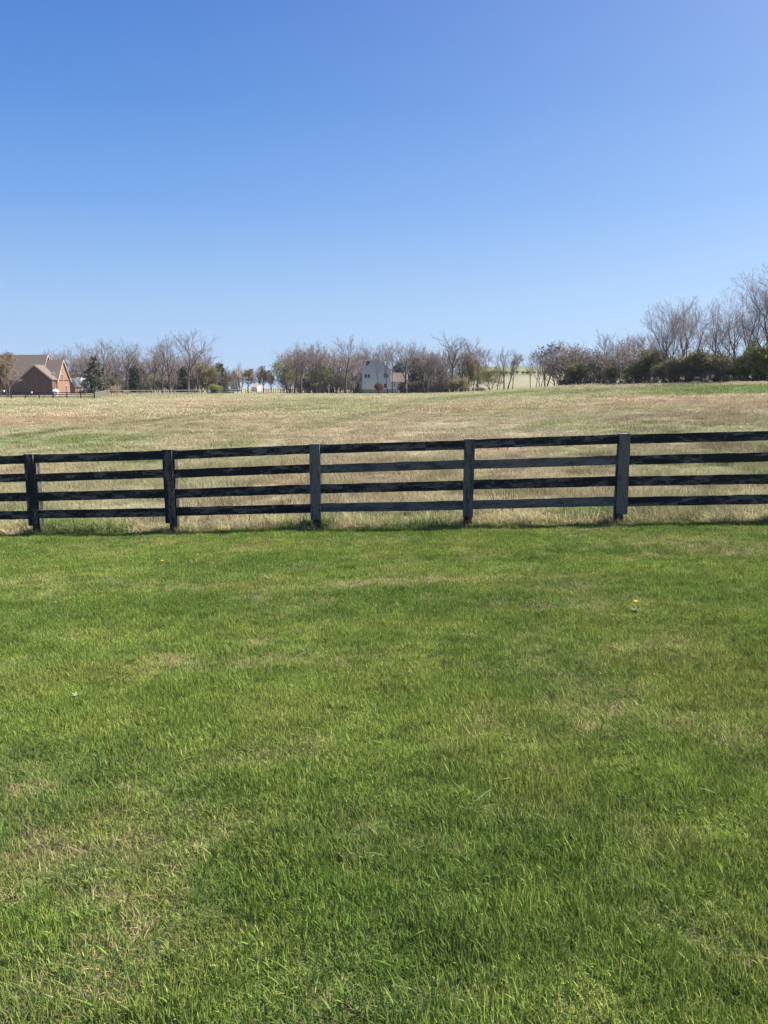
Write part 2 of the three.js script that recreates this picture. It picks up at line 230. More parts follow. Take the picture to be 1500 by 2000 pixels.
{
  const R = rng(23), tints = [[1, 1, 1], [1.12, 1.08, 1], [0.85, 0.86, 0.85], [0.72, 0.8, 0.65], [1.2, 1.16, 1.15], [0.9, 0.78, 0.7]];
  const nearGeo = tuft(5, 110, 0.22, 0.08, 0.27, 0.0055, 0.9, 0.9, tints, 3), midGeo = tuft(6, 34, 0.26, 0.07, 0.22, 0.012, 0.9, 0.8, tints, 2), farGeo = tuft(7, 40, 0.75, 0.07, 0.22, 0.035, 0.9, 0.8, tints, 2);
  const near = [], mid = [], far = [], edge = [];
  const put = (list, x, D, s, sy, tweak) => { const y = height(x, D), k = tweak || pastureColour(x, D), v = 0.62 + 0.72 * R(), w = 1 + 0.1 * (R() - 0.5); list.push({ x, y, z: -D, r: R() * 6.283, tx: (R() - 0.5) * 0.3, tz: (R() - 0.5) * 0.3, c: [k[0] * v * w, k[1] * v, k[2] * v], s, sy }); };
  const band = (list, v0, v1, dens, s, sy) => { for (let v = v0; v < v1;) { const step = Math.max(0.4, (v1 - v0) / 60), D = v + 12.3, half = 0.55 * D + 4, n = Math.round(dens * step * half * 2); for (let k = 0; k < n; k++) { const x = (R() * 2 - 1) * half, DD = fenceD(x) + v + R() * step; if (DD < v0 + 11.4) { /* still on the near side */ } const cl = fbm(x * 0.9 + 2, DD * 0.7 + 11, 3); put(list, x, DD, s * (0.8 + 0.5 * R()), sy * (0.35 + 1.4 * smooth(0.3, 0.75, cl)) * (0.75 + 0.5 * R())); } v += step; } };
  band(near, 0.22, 13, 20, 1.15, 0.85); band(mid, 13, 44, 17, 1.15, 0.72); band(far, 44, 112, 3.2, 1.05, 0.55); band(far, 112, 205, 1.3, 1.6, 0.45);
  instanced('pasture_grass', nearGeo, near, 'dry straw coloured grass tufts close behind the board fence', 'grass');
  instanced('pasture_grass', midGeo, mid, 'dry straw grass across the middle of the pasture', 'grass');
  instanced('pasture_grass', farGeo, far, 'pale dry grass on the far part of the pasture', 'grass');
  const edgeGeo = tuft(8, 26, 0.1, 0.14, 0.36, 0.0075, 0.75, 1.0, [[1, 1, 1], [1.1, 1.05, 1], [0.8, 0.85, 0.8], [1.2, 1.2, 1.2]], 4);
  for (let k = 0; k < 1900; k++) { const x = (R() * 2 - 1) * 11, v = 0.02 + 1.5 * R() ** 1.6, g = fbm(x * 1.3 + 77, v * 1.5, 3); const lush = smooth(0.45, 0.62, g); put(edge, x, fenceD(x) + v, 0.8 + 0.6 * R(), (0.35 + 0.85 * R()) * (0.6 + 0.5 * smooth(0.3, 0.7, g)), mix3(R() < 0.5 ? [0.5, 0.42, 0.25] : STRAW_GREEN, [0.15, 0.22, 0.06], lush * 0.85)); }
  for (let q = -3; q <= 3; q++) for (let k = 0; k < 34; k++) { const x = acrossAt(620, 12.42) + q * 2.417 + (q >= 2 ? -0.15 : 0) + (R() - 0.5) * 0.5, v = (R() - 0.35) * 0.34; if (Math.abs(v) > 0.02) put(edge, x, fenceD(x) + v, 0.5 + 0.5 * R(), 0.22 + 0.45 * R(), R() < 0.45 ? [0.46, 0.38, 0.22] : [0.15, 0.21, 0.06]); }
  instanced('fence_line_grass', edgeGeo, edge, 'uncut long grass, straw and green, along the foot of the board fence', 'grass');
  console.log('pasture', near.length, mid.length, far.length);
}

// ---------------------------------------------------------------- the board fence across the picture
function woodMap(seed, dark, pale, share) {
  const m = texture(1024, 256, (u, v) => {
    const grain = 0.6 * wrapNoise(u, v * 6 % 1, 64, seed + 1) + 0.4 * hash(Math.floor(v * 128) + seed * 999, Math.floor(u * 40 + 6 * wrapNoise(u, v, 8, seed + 9)));
    const worn = smooth(1 - share - 0.1, 1 - share + 0.1, 0.42 * wrapNoise(u, v, 9, seed + 2) + 0.3 * wrapNoise(u, v, 34, seed + 3) + 0.24 * grain + 0.16 * wrapNoise(u, v, 110, seed + 4));
    return mix3(dark.map(c => c * (0.7 + 0.6 * grain)), pale.map(c => c * (0.65 + 0.7 * grain)), worn);
  }, true); return m;
}
const woodBump = texture(512, 128, (u, v) => { const n = 0.5 * hash(Math.floor(v * 128), 3) + 0.3 * wrapNoise(u, v, 60, 7) + 0.2 * wrapNoise(u, v, 16, 8); return [n, n, n]; });
const plank = (seed, dark, pale, share) => new THREE.MeshStandardMaterial({ map: woodMap(seed, dark, pale, share), roughness: 0.95, bumpMap: woodBump, bumpScale: 0.004 });
const blackWood = [plank(21, [0.011, 0.011, 0.012], [0.105, 0.094, 0.082], 0.36), plank(22, [0.010, 0.010, 0.011], [0.09, 0.083, 0.075], 0.41), plank(23, [0.012, 0.012, 0.012], [0.12, 0.106, 0.09], 0.32)];
const greyWood = [plank(31, [0.062, 0.060, 0.060], [0.125, 0.116, 0.106], 0.5), plank(32, [0.052, 0.052, 0.053], [0.115, 0.108, 0.10], 0.47)];
const rawWood = plank(41, [0.08, 0.07, 0.058], [0.26, 0.23, 0.19], 0.55);
const nailGeo = new THREE.CylinderGeometry(0.006, 0.006, 0.004, 8).rotateX(Math.PI / 2), nailMat = new THREE.MeshStandardMaterial({ color: new THREE.Color().setRGB(0.3, 0.27, 0.24), roughness: 0.5, metalness: 0.8 });
function board(len, h, t, seed, rough = 0.004) {                                         // rough-sawn board, length along x, centred
  const g = new THREE.BoxGeometry(len, h, t, Math.max(2, Math.round(len / 0.09)), 2, 1), p = g.attributes.position, n = g.attributes.normal, uv = g.attributes.uv, R = rng(seed), o = R() * 50;
  for (let i = 0; i < p.count; i++) {
    const x = p.getX(i), y = p.getY(i), z = p.getZ(i), e = Math.abs(y) > h * 0.49;
    uv.setXY(i, (x + o) / 2.4, (Math.abs(n.getZ(i)) > 0.5 ? y : z) / 0.6 + o);
    p.setY(i, y + (e ? rough * 2 * (fbm(x * 5 + o, y > 0 ? 3 : 9, 4) - 0.5) * 2 : 0) + 0.003 * (fbm(x * 0.8 + o, 1, 2) - 0.5) * 2);
    p.setZ(i, z + 0.006 * (fbm(x * 1.1 + o, 20, 2) - 0.5) * 2);
  }
  g.computeVertexNormals(); return g;
}
function upright(w, h, t, seed, rough = 0.003) { const g = board(h, w, t, seed, rough); g.rotateZ(Math.PI / 2); g.translate(0, h / 2, 0); return g; }
{
  const R = rng(5), SP_ = 2.44, dir = new THREE.Vector3(1, 0, 0.136).normalize(), x0 = acrossAt(620, 12.42), fence = base('board_fence', new THREE.Vector3(0, 0, 0));
  tag(fence, 'black painted four-board wooden fence between the mown lawn and the pasture', 'fence');
  const yaw = Math.atan2(-dir.z, dir.x), N0 = -6, N1 = 8, P = [];
  for (let k = N0; k <= N1; k++) { const x = x0 + k * SP_ * dir.x + (k >= 2 ? -0.15 : 0) + (R() - 0.5) * 0.03, D = fenceD(x); P.push(new THREE.Vector3(x, height(x, D) - 0.02, -D)); }
  const toward = new THREE.Vector3(-dir.z, 0, dir.x);                                    // the lawn side
  const rows = [[1.34, .142], [1.03, .138], [0.705, .148], [0.393, .142]];
  P.forEach((p, i) => {
    const k = i + N0, grey = k >= 0 && k <= 2, lean = [0.004, -0.012, 0.008, 0, -0.004, 0.01][((k % 6) + 6) % 6];
    const post = part('post', upright(0.13, 1.545, 0.12, 100 + i), [rawWood, rawWood, blackWood[1], blackWood[1], blackWood[i % 3], blackWood[i % 3]], fence);
    post.position.copy(p).add(new THREE.Vector3(0, -0.12, 0)); post.rotation.set(0, yaw, k === 2 ? -0.006 : lean * 0.3);
    const b = part('batten', upright(0.163, 1.222, 0.028, 200 + i), grey ? greyWood[i % 2] : blackWood[(i + 1) % 3], fence);
    b.position.copy(p).addScaledVector(toward, 0.06 + 0.036 + 0.02).add(new THREE.Vector3(0, 0.205, 0)).addScaledVector(dir, k === 2 ? 0.035 : k === 0 ? -0.008 : k < 0 ? -0.025 : 0); b.rotation.set(0, yaw, lean * 0.5);
    rows.forEach(([hh]) => { for (const sx of [-1, 1]) { const nl = part('nail', nailGeo, nailMat, fence); nl.position.copy(b.position).addScaledVector(dir, sx * 0.045).addScaledVector(toward, 0.0165); nl.position.y = p.y + hh + 0.02 * sx; nl.rotation.y = yaw; } });
    if (grey) tag(b, 'weathered grey batten board covering the rail joints'); 
    if (i + 1 < P.length) rows.forEach(([hh, bh], r) => {
      const q = P[i + 1], a = p.clone().addScaledVector(toward, 0.06 + 0.019), c = q.clone().addScaledVector(toward, 0.06 + 0.019), ja = (R() - 0.5) * 0.016, jb = (R() - 0.5) * 0.016;
      a.y += hh + ja; c.y += hh + jb; const L = a.distanceTo(c), isGrey = (k === 0 || k === 1) && (r === 1 || r === 3);
      const m = part('rail', board(L - 0.008, bh, 0.034, 1000 + i * 10 + r, 0.0025), isGrey ? greyWood[(i + r) % 2] : blackWood[(i * 3 + r * 2) % 3], fence);
      m.position.copy(a).add(c).multiplyScalar(0.5); m.rotation.set(0, yaw, Math.asin((c.y - a.y) / L), 'YXZ');
      if (isGrey) tag(m, 'bluish grey weathered rail');
    });
  });
}
// ---------------------------------------------------------------- far pasture fences
function farFence(pts, rails, label, material, postMat, h = 1.32, step = 2.44) {
  const f = base('pasture_fence', new THREE.Vector3()); tag(f, label, 'fence');
  const P = pts.map(([px, D]) => spot(px, D)), out = [];
  for (let i = 0; i < P.length - 1; i++) { const n = Math.max(1, Math.round(P[i].distanceTo(P[i + 1]) / step)); for (let k = 0; k < n; k++) out.push(P[i].clone().lerp(P[i + 1], k / n)); }
  out.push(P[P.length - 1]);
  const pg = new THREE.BoxGeometry(0.16, h + 0.25, 0.16); pg.translate(0, (h + 0.25) / 2 - 0.2, 0);
  out.forEach((p, i) => {
    p.y = height(p.x, -p.z); const m = part('post', pg, postMat, f); m.position.copy(p);
    if (i) { const q = out[i - 1]; rails.forEach(r => { const a = q.clone(), b = p.clone(); a.y += r; b.y += r; const L = a.distanceTo(b), g = new THREE.BoxGeometry(L, 0.14, 0.035), e = part('rail', g, material, f), d = b.clone().sub(a); e.position.copy(a).add(b).multiplyScalar(.5).add(new THREE.Vector3(0, 0, 0.1)); e.rotation.set(0, Math.atan2(-d.z, d.x), Math.asin(d.y / L), 'YXZ'); }); }
  });
  return out;
}
const farBlack = mat(0.022, 0.024, 0.024, 0.8), farGrey = mat(0.16, 0.15, 0.13), palePost = mat(0.24, 0.21, 0.17);
farFence([[-60, 141], [185, 143]], [1.16, 0.78, 0.4], 'black board fence in front of the brick house', farBlack, farBlack);
farFence([[186, 145], [214, 186]], [1.16, 0.78, 0.4], 'weathered fence running back from the brick house fence corner', farGrey, palePost);
farFence([[218, 188], [250, 196], [340, 205], [430, 224], [480, 240], [520, 262], [548, 285]], [1.1, 0.5], 'long fence of dark posts and thin grey rails beyond the straw pasture', farGrey, farBlack, 1.3, 2.9);
farFence([[548, 216], [640, 215], [740, 214], [840, 213], [925, 212]], [1.16, 0.78, 0.4], 'black board fence under the trees in front of the pale gabled house', farBlack, farBlack);
{
  const R = rng(8), white = mat(0.8, 0.8, 0.78, 0.6), g = new THREE.LatheGeometry([[0.001, 0], [0.11, 0], [0.14, 0.26], [0.145, 0.27], [0.12, 0.25], [0.1, 0.03], [0.001, 0.03]].map(a => new THREE.Vector2(...a)), 14);
  for (const [px, D, y, s] of [[10, 141, 1.2, 1.2], [64, 142, 1.05, 1.1], [466, 233, 1.35, 1.3]]) { const p = spot(px, D); p.y += y; p.z += 0.24; const b = top('bucket', g, white, p); b.scale.setScalar(s); tag(b, px < 300 ? 'small white bucket hung on the black fence before the brick house' : 'small white bucket on a post of the long thin fence', 'bucket', px < 300 ? 'white buckets on the fence' : null); }
}

// ---------------------------------------------------------------- houses
const glassMat = new THREE.MeshStandardMaterial({ color: new THREE.Color().setRGB(0.03, 0.035, 0.04), roughness: 0.15 });
const trimMat = mat(0.42, 0.36, 0.29, 0.7), whiteTrim = mat(0.8, 0.8, 0.8, 0.6);
const brickTex = texture(512, 512, (u, v) => { const r = Math.floor(v * 40), o = (r % 2) * 0.5, b = Math.floor(u * 14 + o), k = hash(b % 14 + 3, r), mort = (v * 40 % 1) < 0.14 || ((u * 14 + o) % 1) < 0.05; const c = mix3([0.245, 0.11, 0.068], [0.165, 0.078, 0.052], k); return mort ? [0.30, 0.25, 0.21] : c; }, true);
const brickMat = new THREE.MeshStandardMaterial({ map: brickTex, roughness: 0.95, side: THREE.DoubleSide });
const shadedBrick = new THREE.MeshStandardMaterial({ map: texture(256, 256, (u, v) => { const r = Math.floor(v * 20), o = (r % 2) * 0.5, b = Math.floor(u * 7 + o), m = (v * 20 % 1) < 0.14 || ((u * 7 + o) % 1) < 0.05; return m ? [0.15, 0.125, 0.105] : mix3([0.125, 0.07, 0.052], [0.085, 0.052, 0.044], hash(b % 7, r)); }, true), roughness: 0.95, side: THREE.DoubleSide });  // darkened copy of the house brick: shade of the front wing painted in
const shingleTex = (a, b) => texture(256, 256, (u, v) => mix3(a, b, 0.6 * hash(Math.floor(u * 48) + Math.floor(v * 40) * 7, Math.floor(v * 40)) + 0.4 * wrapNoise(u, v, 8, 3)), true);
const roofBrown = new THREE.MeshStandardMaterial({ map: shingleTex([0.125, 0.098, 0.082], [0.175, 0.14, 0.118]), roughness: 0.95, side: THREE.DoubleSide });
const roofGrey = new THREE.MeshStandardMaterial({ map: shingleTex([0.10, 0.105, 0.115], [0.17, 0.175, 0.19]), roughness: 0.95, side: THREE.DoubleSide });
const sidingTex = (c) => texture(64, 512, (u, v) => { const k = (v * 16) % 1; const s = 0.97 + 0.06 * hash(Math.floor(v * 16), 5) - (k < 0.07 ? 0.2 : 0); return c.map(q => q * s * (0.97 + 0.06 * wrapNoise(u, v, 12, 8))); }, true);
const sidingWhite = new THREE.MeshStandardMaterial({ map: sidingTex([0.50, 0.55, 0.58]), roughness: 0.8, side: THREE.DoubleSide });
const sidingTan = new THREE.MeshStandardMaterial({ map: sidingTex([0.55, 0.44, 0.36]), roughness: 0.9, side: THREE.DoubleSide });
const stoneGrey = mat(0.3, 0.29, 0.28);
// walls of a gabled block: ridge runs along x (gable ends at the sides) or along z (gable end to the front); origin at the front bottom middle
function gableWalls(w, eave, ridge, depth, along) {
  const s = new THREE.Shape(), span = along === 'z' ? w : depth;
  s.moveTo(-span / 2, 0); s.lineTo(span / 2, 0); s.lineTo(span / 2, eave); s.lineTo(0, ridge); s.lineTo(-span / 2, eave); s.closePath();
  const g = new THREE.ExtrudeGeometry(s, { depth: along === 'z' ? depth : w, bevelEnabled: false });
  if (along === 'z') g.translate(0, 0, -depth); else { g.rotateY(Math.PI / 2); g.translate(-w / 2, 0, -depth / 2); }
  const uv = g.attributes.uv; for (let i = 0; i < uv.count; i++) uv.setXY(i, uv.getX(i) / 3.2, uv.getY(i) / 3.2);
  return g;
}
function slab(a, b, c, d, t) {                                                           // a roof plane a-b (ridge) c-d (eave) with thickness
  const n = new THREE.Vector3().subVectors(b, a).cross(new THREE.Vector3().subVectors(c, a)).normalize(); if (n.y < 0) n.negate(); n.multiplyScalar(t);
  const q = [a, b, c, d].flatMap(v => [v, v.clone().add(n)]), g = new THREE.BufferGeometry(), w = a.distanceTo(b), l = a.distanceTo(d), f = (i, j, k, m) => [i, j, k, i, k, m];
  const pos = [], uv = [], face = (i, j, k, m) => { for (const [v, u, y] of [[i, 0, 0], [j, w, 0], [k, w, l], [i, 0, 0], [k, w, l], [m, 0, l]]) { pos.push(q[v].x, q[v].y, q[v].z); uv.push(u / 4, y / 4); } };
  face(1, 3, 5, 7); face(0, 6, 4, 2); face(0, 2, 3, 1); face(2, 4, 5, 3); face(4, 6, 7, 5); face(6, 0, 1, 7);
  g.setAttribute('position', new THREE.Float32BufferAttribute(pos, 3)); g.setAttribute('uv', new THREE.Float32BufferAttribute(uv, 2)); g.computeVertexNormals(); return g;
}
const V = (x, y, z) => new THREE.Vector3(x, y, z);
function gableRoof(h, x, w, eave, ridge, depth, z, along, m, over = 0.4, trim = trimMat) {
  const span = (along === 'z' ? w : depth) / 2, k = (ridge - eave) / span, ey = eave - over * k, lift = 0.02;
  const planes = along === 'z'
    ? [-1, 1].map(s => [V(x, ridge + lift, z + over), V(x, ridge + lift, z - depth - over), V(x + s * (span + over), ey + lift, z - depth - over), V(x + s * (span + over), ey + lift, z + over)])
    : [-1, 1].map(s => [V(x - w / 2 - over, ridge + lift, z - span), V(x + w / 2 + over, ridge + lift, z - span), V(x + w / 2 + over, ey + lift, z - span - s * (span + over)), V(x - w / 2 - over, ey + lift, z - span - s * (span + over))]);
  planes.forEach((p, i) => {
    const r = part('roof', slab(...p, 0.12), m, h);
    const ends = [[p[0], p[3]], [p[1], p[2]]];
    ends.forEach(([a, b]) => { const L = a.distanceTo(b), g = new THREE.BoxGeometry(along === 'z' ? L : 0.08, 0.17, along === 'z' ? 0.08 : L), t = part('rake_board', g, trim, h), d = b.clone().sub(a); const n = V(0, 0, 0); if (along === 'z') { t.rotation.z = Math.atan2(d.y, d.x); n.z = a.z > z - depth / 2 ? 0.045 : -0.045; } else { t.rotation.x = -Math.atan2(d.y, d.z); n.x = a.x > x ? 0.045 : -0.045; } t.position.copy(a).add(b).multiplyScalar(.5).add(n).add(V(0, -0.06, 0)); });
  });
}
function windowAt(h, x, y, z, w, hh, side = 0, frame = whiteTrim) {                       // side 0: on the front; 1: on the right hand wall
  const win = new THREE.Group(); win.name = 'window'; h.add(win); win.position.set(x, y, z); win.rotation.y = side ? Math.PI / 2 : 0;
  part('pane', new THREE.BoxGeometry(w, hh, 0.04), glassMat, win).position.z = 0.03;
  const t = 0.1; [[0, hh / 2, w + 2 * t, t], [0, -hh / 2, w + 2 * t, t], [-w / 2, 0, t, hh - t], [w / 2, 0, t, hh - t], [0, 0, w - t, 0.05]].forEach(([a, b, c, d]) => part('frame', new THREE.BoxGeometry(c, d, 0.09), frame, win).position.set(a, b, 0.05));
  return win;
}
const mPer = (D) => (D * CP + EYE * SP) / FOCAL;                                         // metres per picture column at a distance
{ // brick house at the left edge
  const D = 178, u = mPer(D), p = spot(72, D), y0 = p.y, h = base('brick_house', V(p.x, y0, p.z), -0.03);
  tag(h, 'brown brick house with taupe shingle roofs and a front gable wing', 'house');
  const Y = (py) => heightFor(py, D) - y0, X = (px) => (px - 72) * u;
  const ww = X(104) - X(40), wx = (X(104) + X(40)) / 2, eave = Y(740), ridge = Y(713);
  const wing = part('wall', gableWalls(ww, eave, ridge, 9, 'z'), shadedBrick, h); wing.position.set(wx, 0, 0); tag(wing, 'front gable wing of the house brick with its shade painted in');
  gableRoof(h, wx, ww, eave, ridge, 9, 0, 'z', roofBrown, 0.35);
  const mz = -2.2, md = 6.6;
  const main = part('wall', gableWalls(X(105.5) - X(72), 3.6, Y(704.5) * 1.035, md, 'x'), brickMat, h); main.position.set((X(105.5) + X(72)) / 2, 0, mz);
  gableRoof(h, (X(105.5) + X(72)) / 2, X(105.5) - X(72), 3.6, Y(704.5) * 1.035, md, mz, 'x', roofBrown, 0.3);
  const big = part('wall', gableWalls(X(72) - X(-50), 3.9, Y(695) * 1.045, md + 1.5, 'x'), brickMat, h); big.position.set((X(72) + X(-50)) / 2, 0, mz - 0.02);
  gableRoof(h, (X(72) + X(-50)) / 2, X(72) - X(-50), 3.9, Y(695) * 1.045, md + 1.5, mz, 'x', roofBrown, 0.3);
  for (const px of [47.5, 59.5, 70.5]) windowAt(h, X(px), Y(750), 0, 0.62, 1.35, 0, mat(0.16, 0.15, 0.14));
  windowAt(h, X(105.5), 4.1, mz - md * 0.42, 0.7, 1.5, 1, trimMat);
  windowAt(h, X(105.5), 1.7, mz - md * 0.7, 0.8, 1.3, 1, trimMat);
  const dish = base('satellite_dish', V(0, 0, 0)); const dp = h.localToWorld ? null : null; h.updateMatrixWorld();
  const roofPt = V(X(100), 4.75, mz - 0.75).applyMatrix4(h.matrixWorld); dish.position.copy(roofPt); dish.position.y -= 0.35;
  const bowl = part('bowl', new THREE.SphereGeometry(0.62, 20, 8, 0, Math.PI * 2, 0, 0.75), mat(0.8, 0.79, 0.78, 0.5), dish); bowl.position.set(0, 1.0, 0.1); bowl.rotation.set(-0.95, 0, -0.35); bowl.scale.y = -1; 
  part('mast', new THREE.CylinderGeometry(0.04, 0.04, 0.95, 8), mat(0.4, 0.4, 0.4, 0.5), dish).position.set(0, 0.2, 0);
  part('feed_arm', new THREE.CylinderGeometry(0.02, 0.02, 0.6, 6), mat(0.4, 0.4, 0.4, 0.5), dish).position.set(0, 0.9, 0.45);
  tag(dish, 'pale satellite dish on the taupe roof of the brick house', 'dish');
  const tp = spot(109, D - 4), tank = base('propane_tank', tp); const body = part('tank_body', new THREE.CapsuleGeometry(0.5, 0.55, 8, 20), mat(0.8, 0.8, 0.79, 0.4), tank); body.rotation.z = Math.PI / 2; body.position.y = 0.95; body.scale.y = 1;
  for (const s of [-1, 1]) part('foot', new THREE.BoxGeometry(0.12, 0.55, 0.5), mat(0.5, 0.5, 0.5), tank).position.set(s * 0.3, 0.27, 0); part('cap', new THREE.CylinderGeometry(0.16, 0.18, 0.22, 14), whiteTrim, tank).position.y = 1.5;
  tag(tank, 'white rounded tank standing beside the brick house wing', 'tank');
}
{ // white house with the tall gable
  const D = 232, u = mPer(D), p = spot(735, D), h = base('pale_house', p, 0.02), y0 = p.y, Y = (py) => heightFor(py, D) - y0, X = (px) => (px - 735) * u;
  tag(h, 'tall pale blue grey house with a steep gable and a low porch wing', 'house');
  const fo = Y(762), w = X(763) - X(707), eave = Y(723), ridge = Y(701);
  const f = part('foundation', new THREE.BoxGeometry(w - 0.1, fo + 0.6, 11.8), stoneGrey, h); f.position.set(0, fo / 2 - 0.3, -6);
  const wall = part('wall', gableWalls(w, eave - fo, ridge - fo, 12, 'z'), sidingWhite, h); wall.position.set(0, fo, 0);
  gableRoof(h, 0, w, eave, ridge, 12, 0, 'z', roofGrey, 0.3, sidingWhite);
  for (const [px, py, ww, hh] of [[714.5, 734.5, .68, 1.05], [720.5, 734.5, .68, 1.05], [756, 734, .7, 1.05], [751, 734, .5, 1.0], [741, 753, .75, 1.05], [752, 753.5, .8, 1.25]]) windowAt(h, X(px), Y(py), 0, ww, hh, 0, mat(0.35, 0.38, 0.42));
  const lw = X(707) - X(690), lo = part('wall', gableWalls(lw, Y(741) - 0.3, Y(729), 6, 'x'), sidingWhite, h); lo.position.set((X(707) + X(690)) / 2 - 0.01, 0, -2);
  gableRoof(h, (X(707) + X(690)) / 2, lw - 0.5, Y(741) - 0.3, Y(729), 6, -2, 'x', roofGrey, 0.3);
  const cw = X(778) - X(763.3), link = part('wall', gableWalls(cw, Y(744), Y(729), 6, 'x'), sidingWhite, h); link.position.set((X(778) + X(763.3)) / 2, 0, -1.2);
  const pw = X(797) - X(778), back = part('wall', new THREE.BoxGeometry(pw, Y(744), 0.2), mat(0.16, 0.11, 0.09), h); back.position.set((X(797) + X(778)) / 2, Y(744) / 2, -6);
  gableRoof(h, (X(763.5) + X(797)) / 2, X(797) - X(763.5) - 0.8, Y(745), Y(728), 6, -0.9, 'x', roofBrown, 0.35);
  for (const px of [779.3, 795]) part('porch_column', new THREE.BoxGeometry(px < 785 ? 0.45 : 0.26, Y(745), 0.26), whiteTrim, h).position.set(X(px), Y(745) / 2, -1.0);
  const ch = part('chimney', new THREE.BoxGeometry(1.2, 2.4, 1.2), mat(0.22, 0.1, 0.08), h); ch.position.set(X(719), Y(712), -7.5);
  windowAt(h, X(770), Y(752), -1.2, 0.6, 1.0);
}
function farHouse(name, label, px, D, widthPx, eavePy, ridgePy, depth, along, wallM, roofM, wins = [], turn = 0) {
  const u = mPer(D), p = spot(px, D), h = base(name, p, turn), Y = (py) => heightFor(py, D) - p.y, w = widthPx * u; tag(h, label, 'house');
  part('wall', gableWalls(w, Y(eavePy), Y(ridgePy), depth, along), wallM, h); gableRoof(h, 0, w - (along === 'x' ? 0.6 : 0), Y(eavePy), Y(ridgePy), depth, 0, along, roofM, 0.35);
  for (const [dx, py, ww, hh] of wins) windowAt(h, dx * u, Y(py), 0, ww, hh);
  return h;
}
farHouse('grey_house', 'grey house with a dark roof half hidden behind a cedar and bare trees', 236, 262, 30, 742, 725, 8, 'x', mat(0.26, 0.29, 0.33), roofGrey, [[4, 748, .9, 1.3], [9, 748, .9, 1.3], [-6, 748, .9, 1.3]]);
farHouse('tan_house', 'tan gabled house behind bare trees at the long pasture fence', 283, 266, 17, 744, 724, 9, 'z', sidingTan, roofBrown, [[0, 745, .9, 1.3]], 0.5);
farHouse('small_barn', 'small pale roofed outbuilding between the brick house and a cedar', 157, 236, 22, 748, 737, 6, 'x', mat(0.42, 0.4, 0.36), mat(0.5, 0.5, 0.48, 0.6), []);
farHouse('gabled_shed', 'small brick shed with a pale edged gable behind the brick house', 140, 222, 13, 752, 739, 6, 'z', mat(0.28, 0.16, 0.12), roofGrey, []);
farHouse('blue_grey_house', 'blue grey two storey house between evergreens and the golden budding tree', 459, 300, 17, 741, 725, 9, 'z', mat(0.20, 0.22, 0.27), roofGrey, [[-3, 750, 1.0, 1.7], [3, 750, 1.0, 1.7], [0, 738, 1.0, 1.5]]);
farHouse('cream_garage', 'sunlit cream garage behind budding trees', 497, 292, 13, 756, 750, 4, 'x', mat(0.6, 0.54, 0.42), mat(0.4, 0.36, 0.3), [], -0.5);
farHouse('grey_roofed_house', 'dark roofed house with white trim behind the bare trees beside the pale gabled house', 648, 268, 16, 745, 722, 9, 'z', mat(0.45, 0.45, 0.45), roofGrey, [[2, 750, .9, 1.4]], 0.5);
farHouse('low_shed', 'low dark shed with a pale end on the distant hill', 948, 330, 22, 727.5, 723.5, 5, 'x', mat(0.09, 0.1, 0.11), mat(0.12, 0.13, 0.15), [], 0.2);

// ---------------------------------------------------------------- trees
const barkMat = new THREE.MeshStandardMaterial({ vertexColors: true, roughness: 0.95, side: THREE.DoubleSide });
const leafMat = new THREE.MeshPhysicalMaterial({ vertexColors: true, roughness: 1, specularIntensity: 0.4, transmission: 0.5, thickness: 0, side: THREE.DoubleSide });
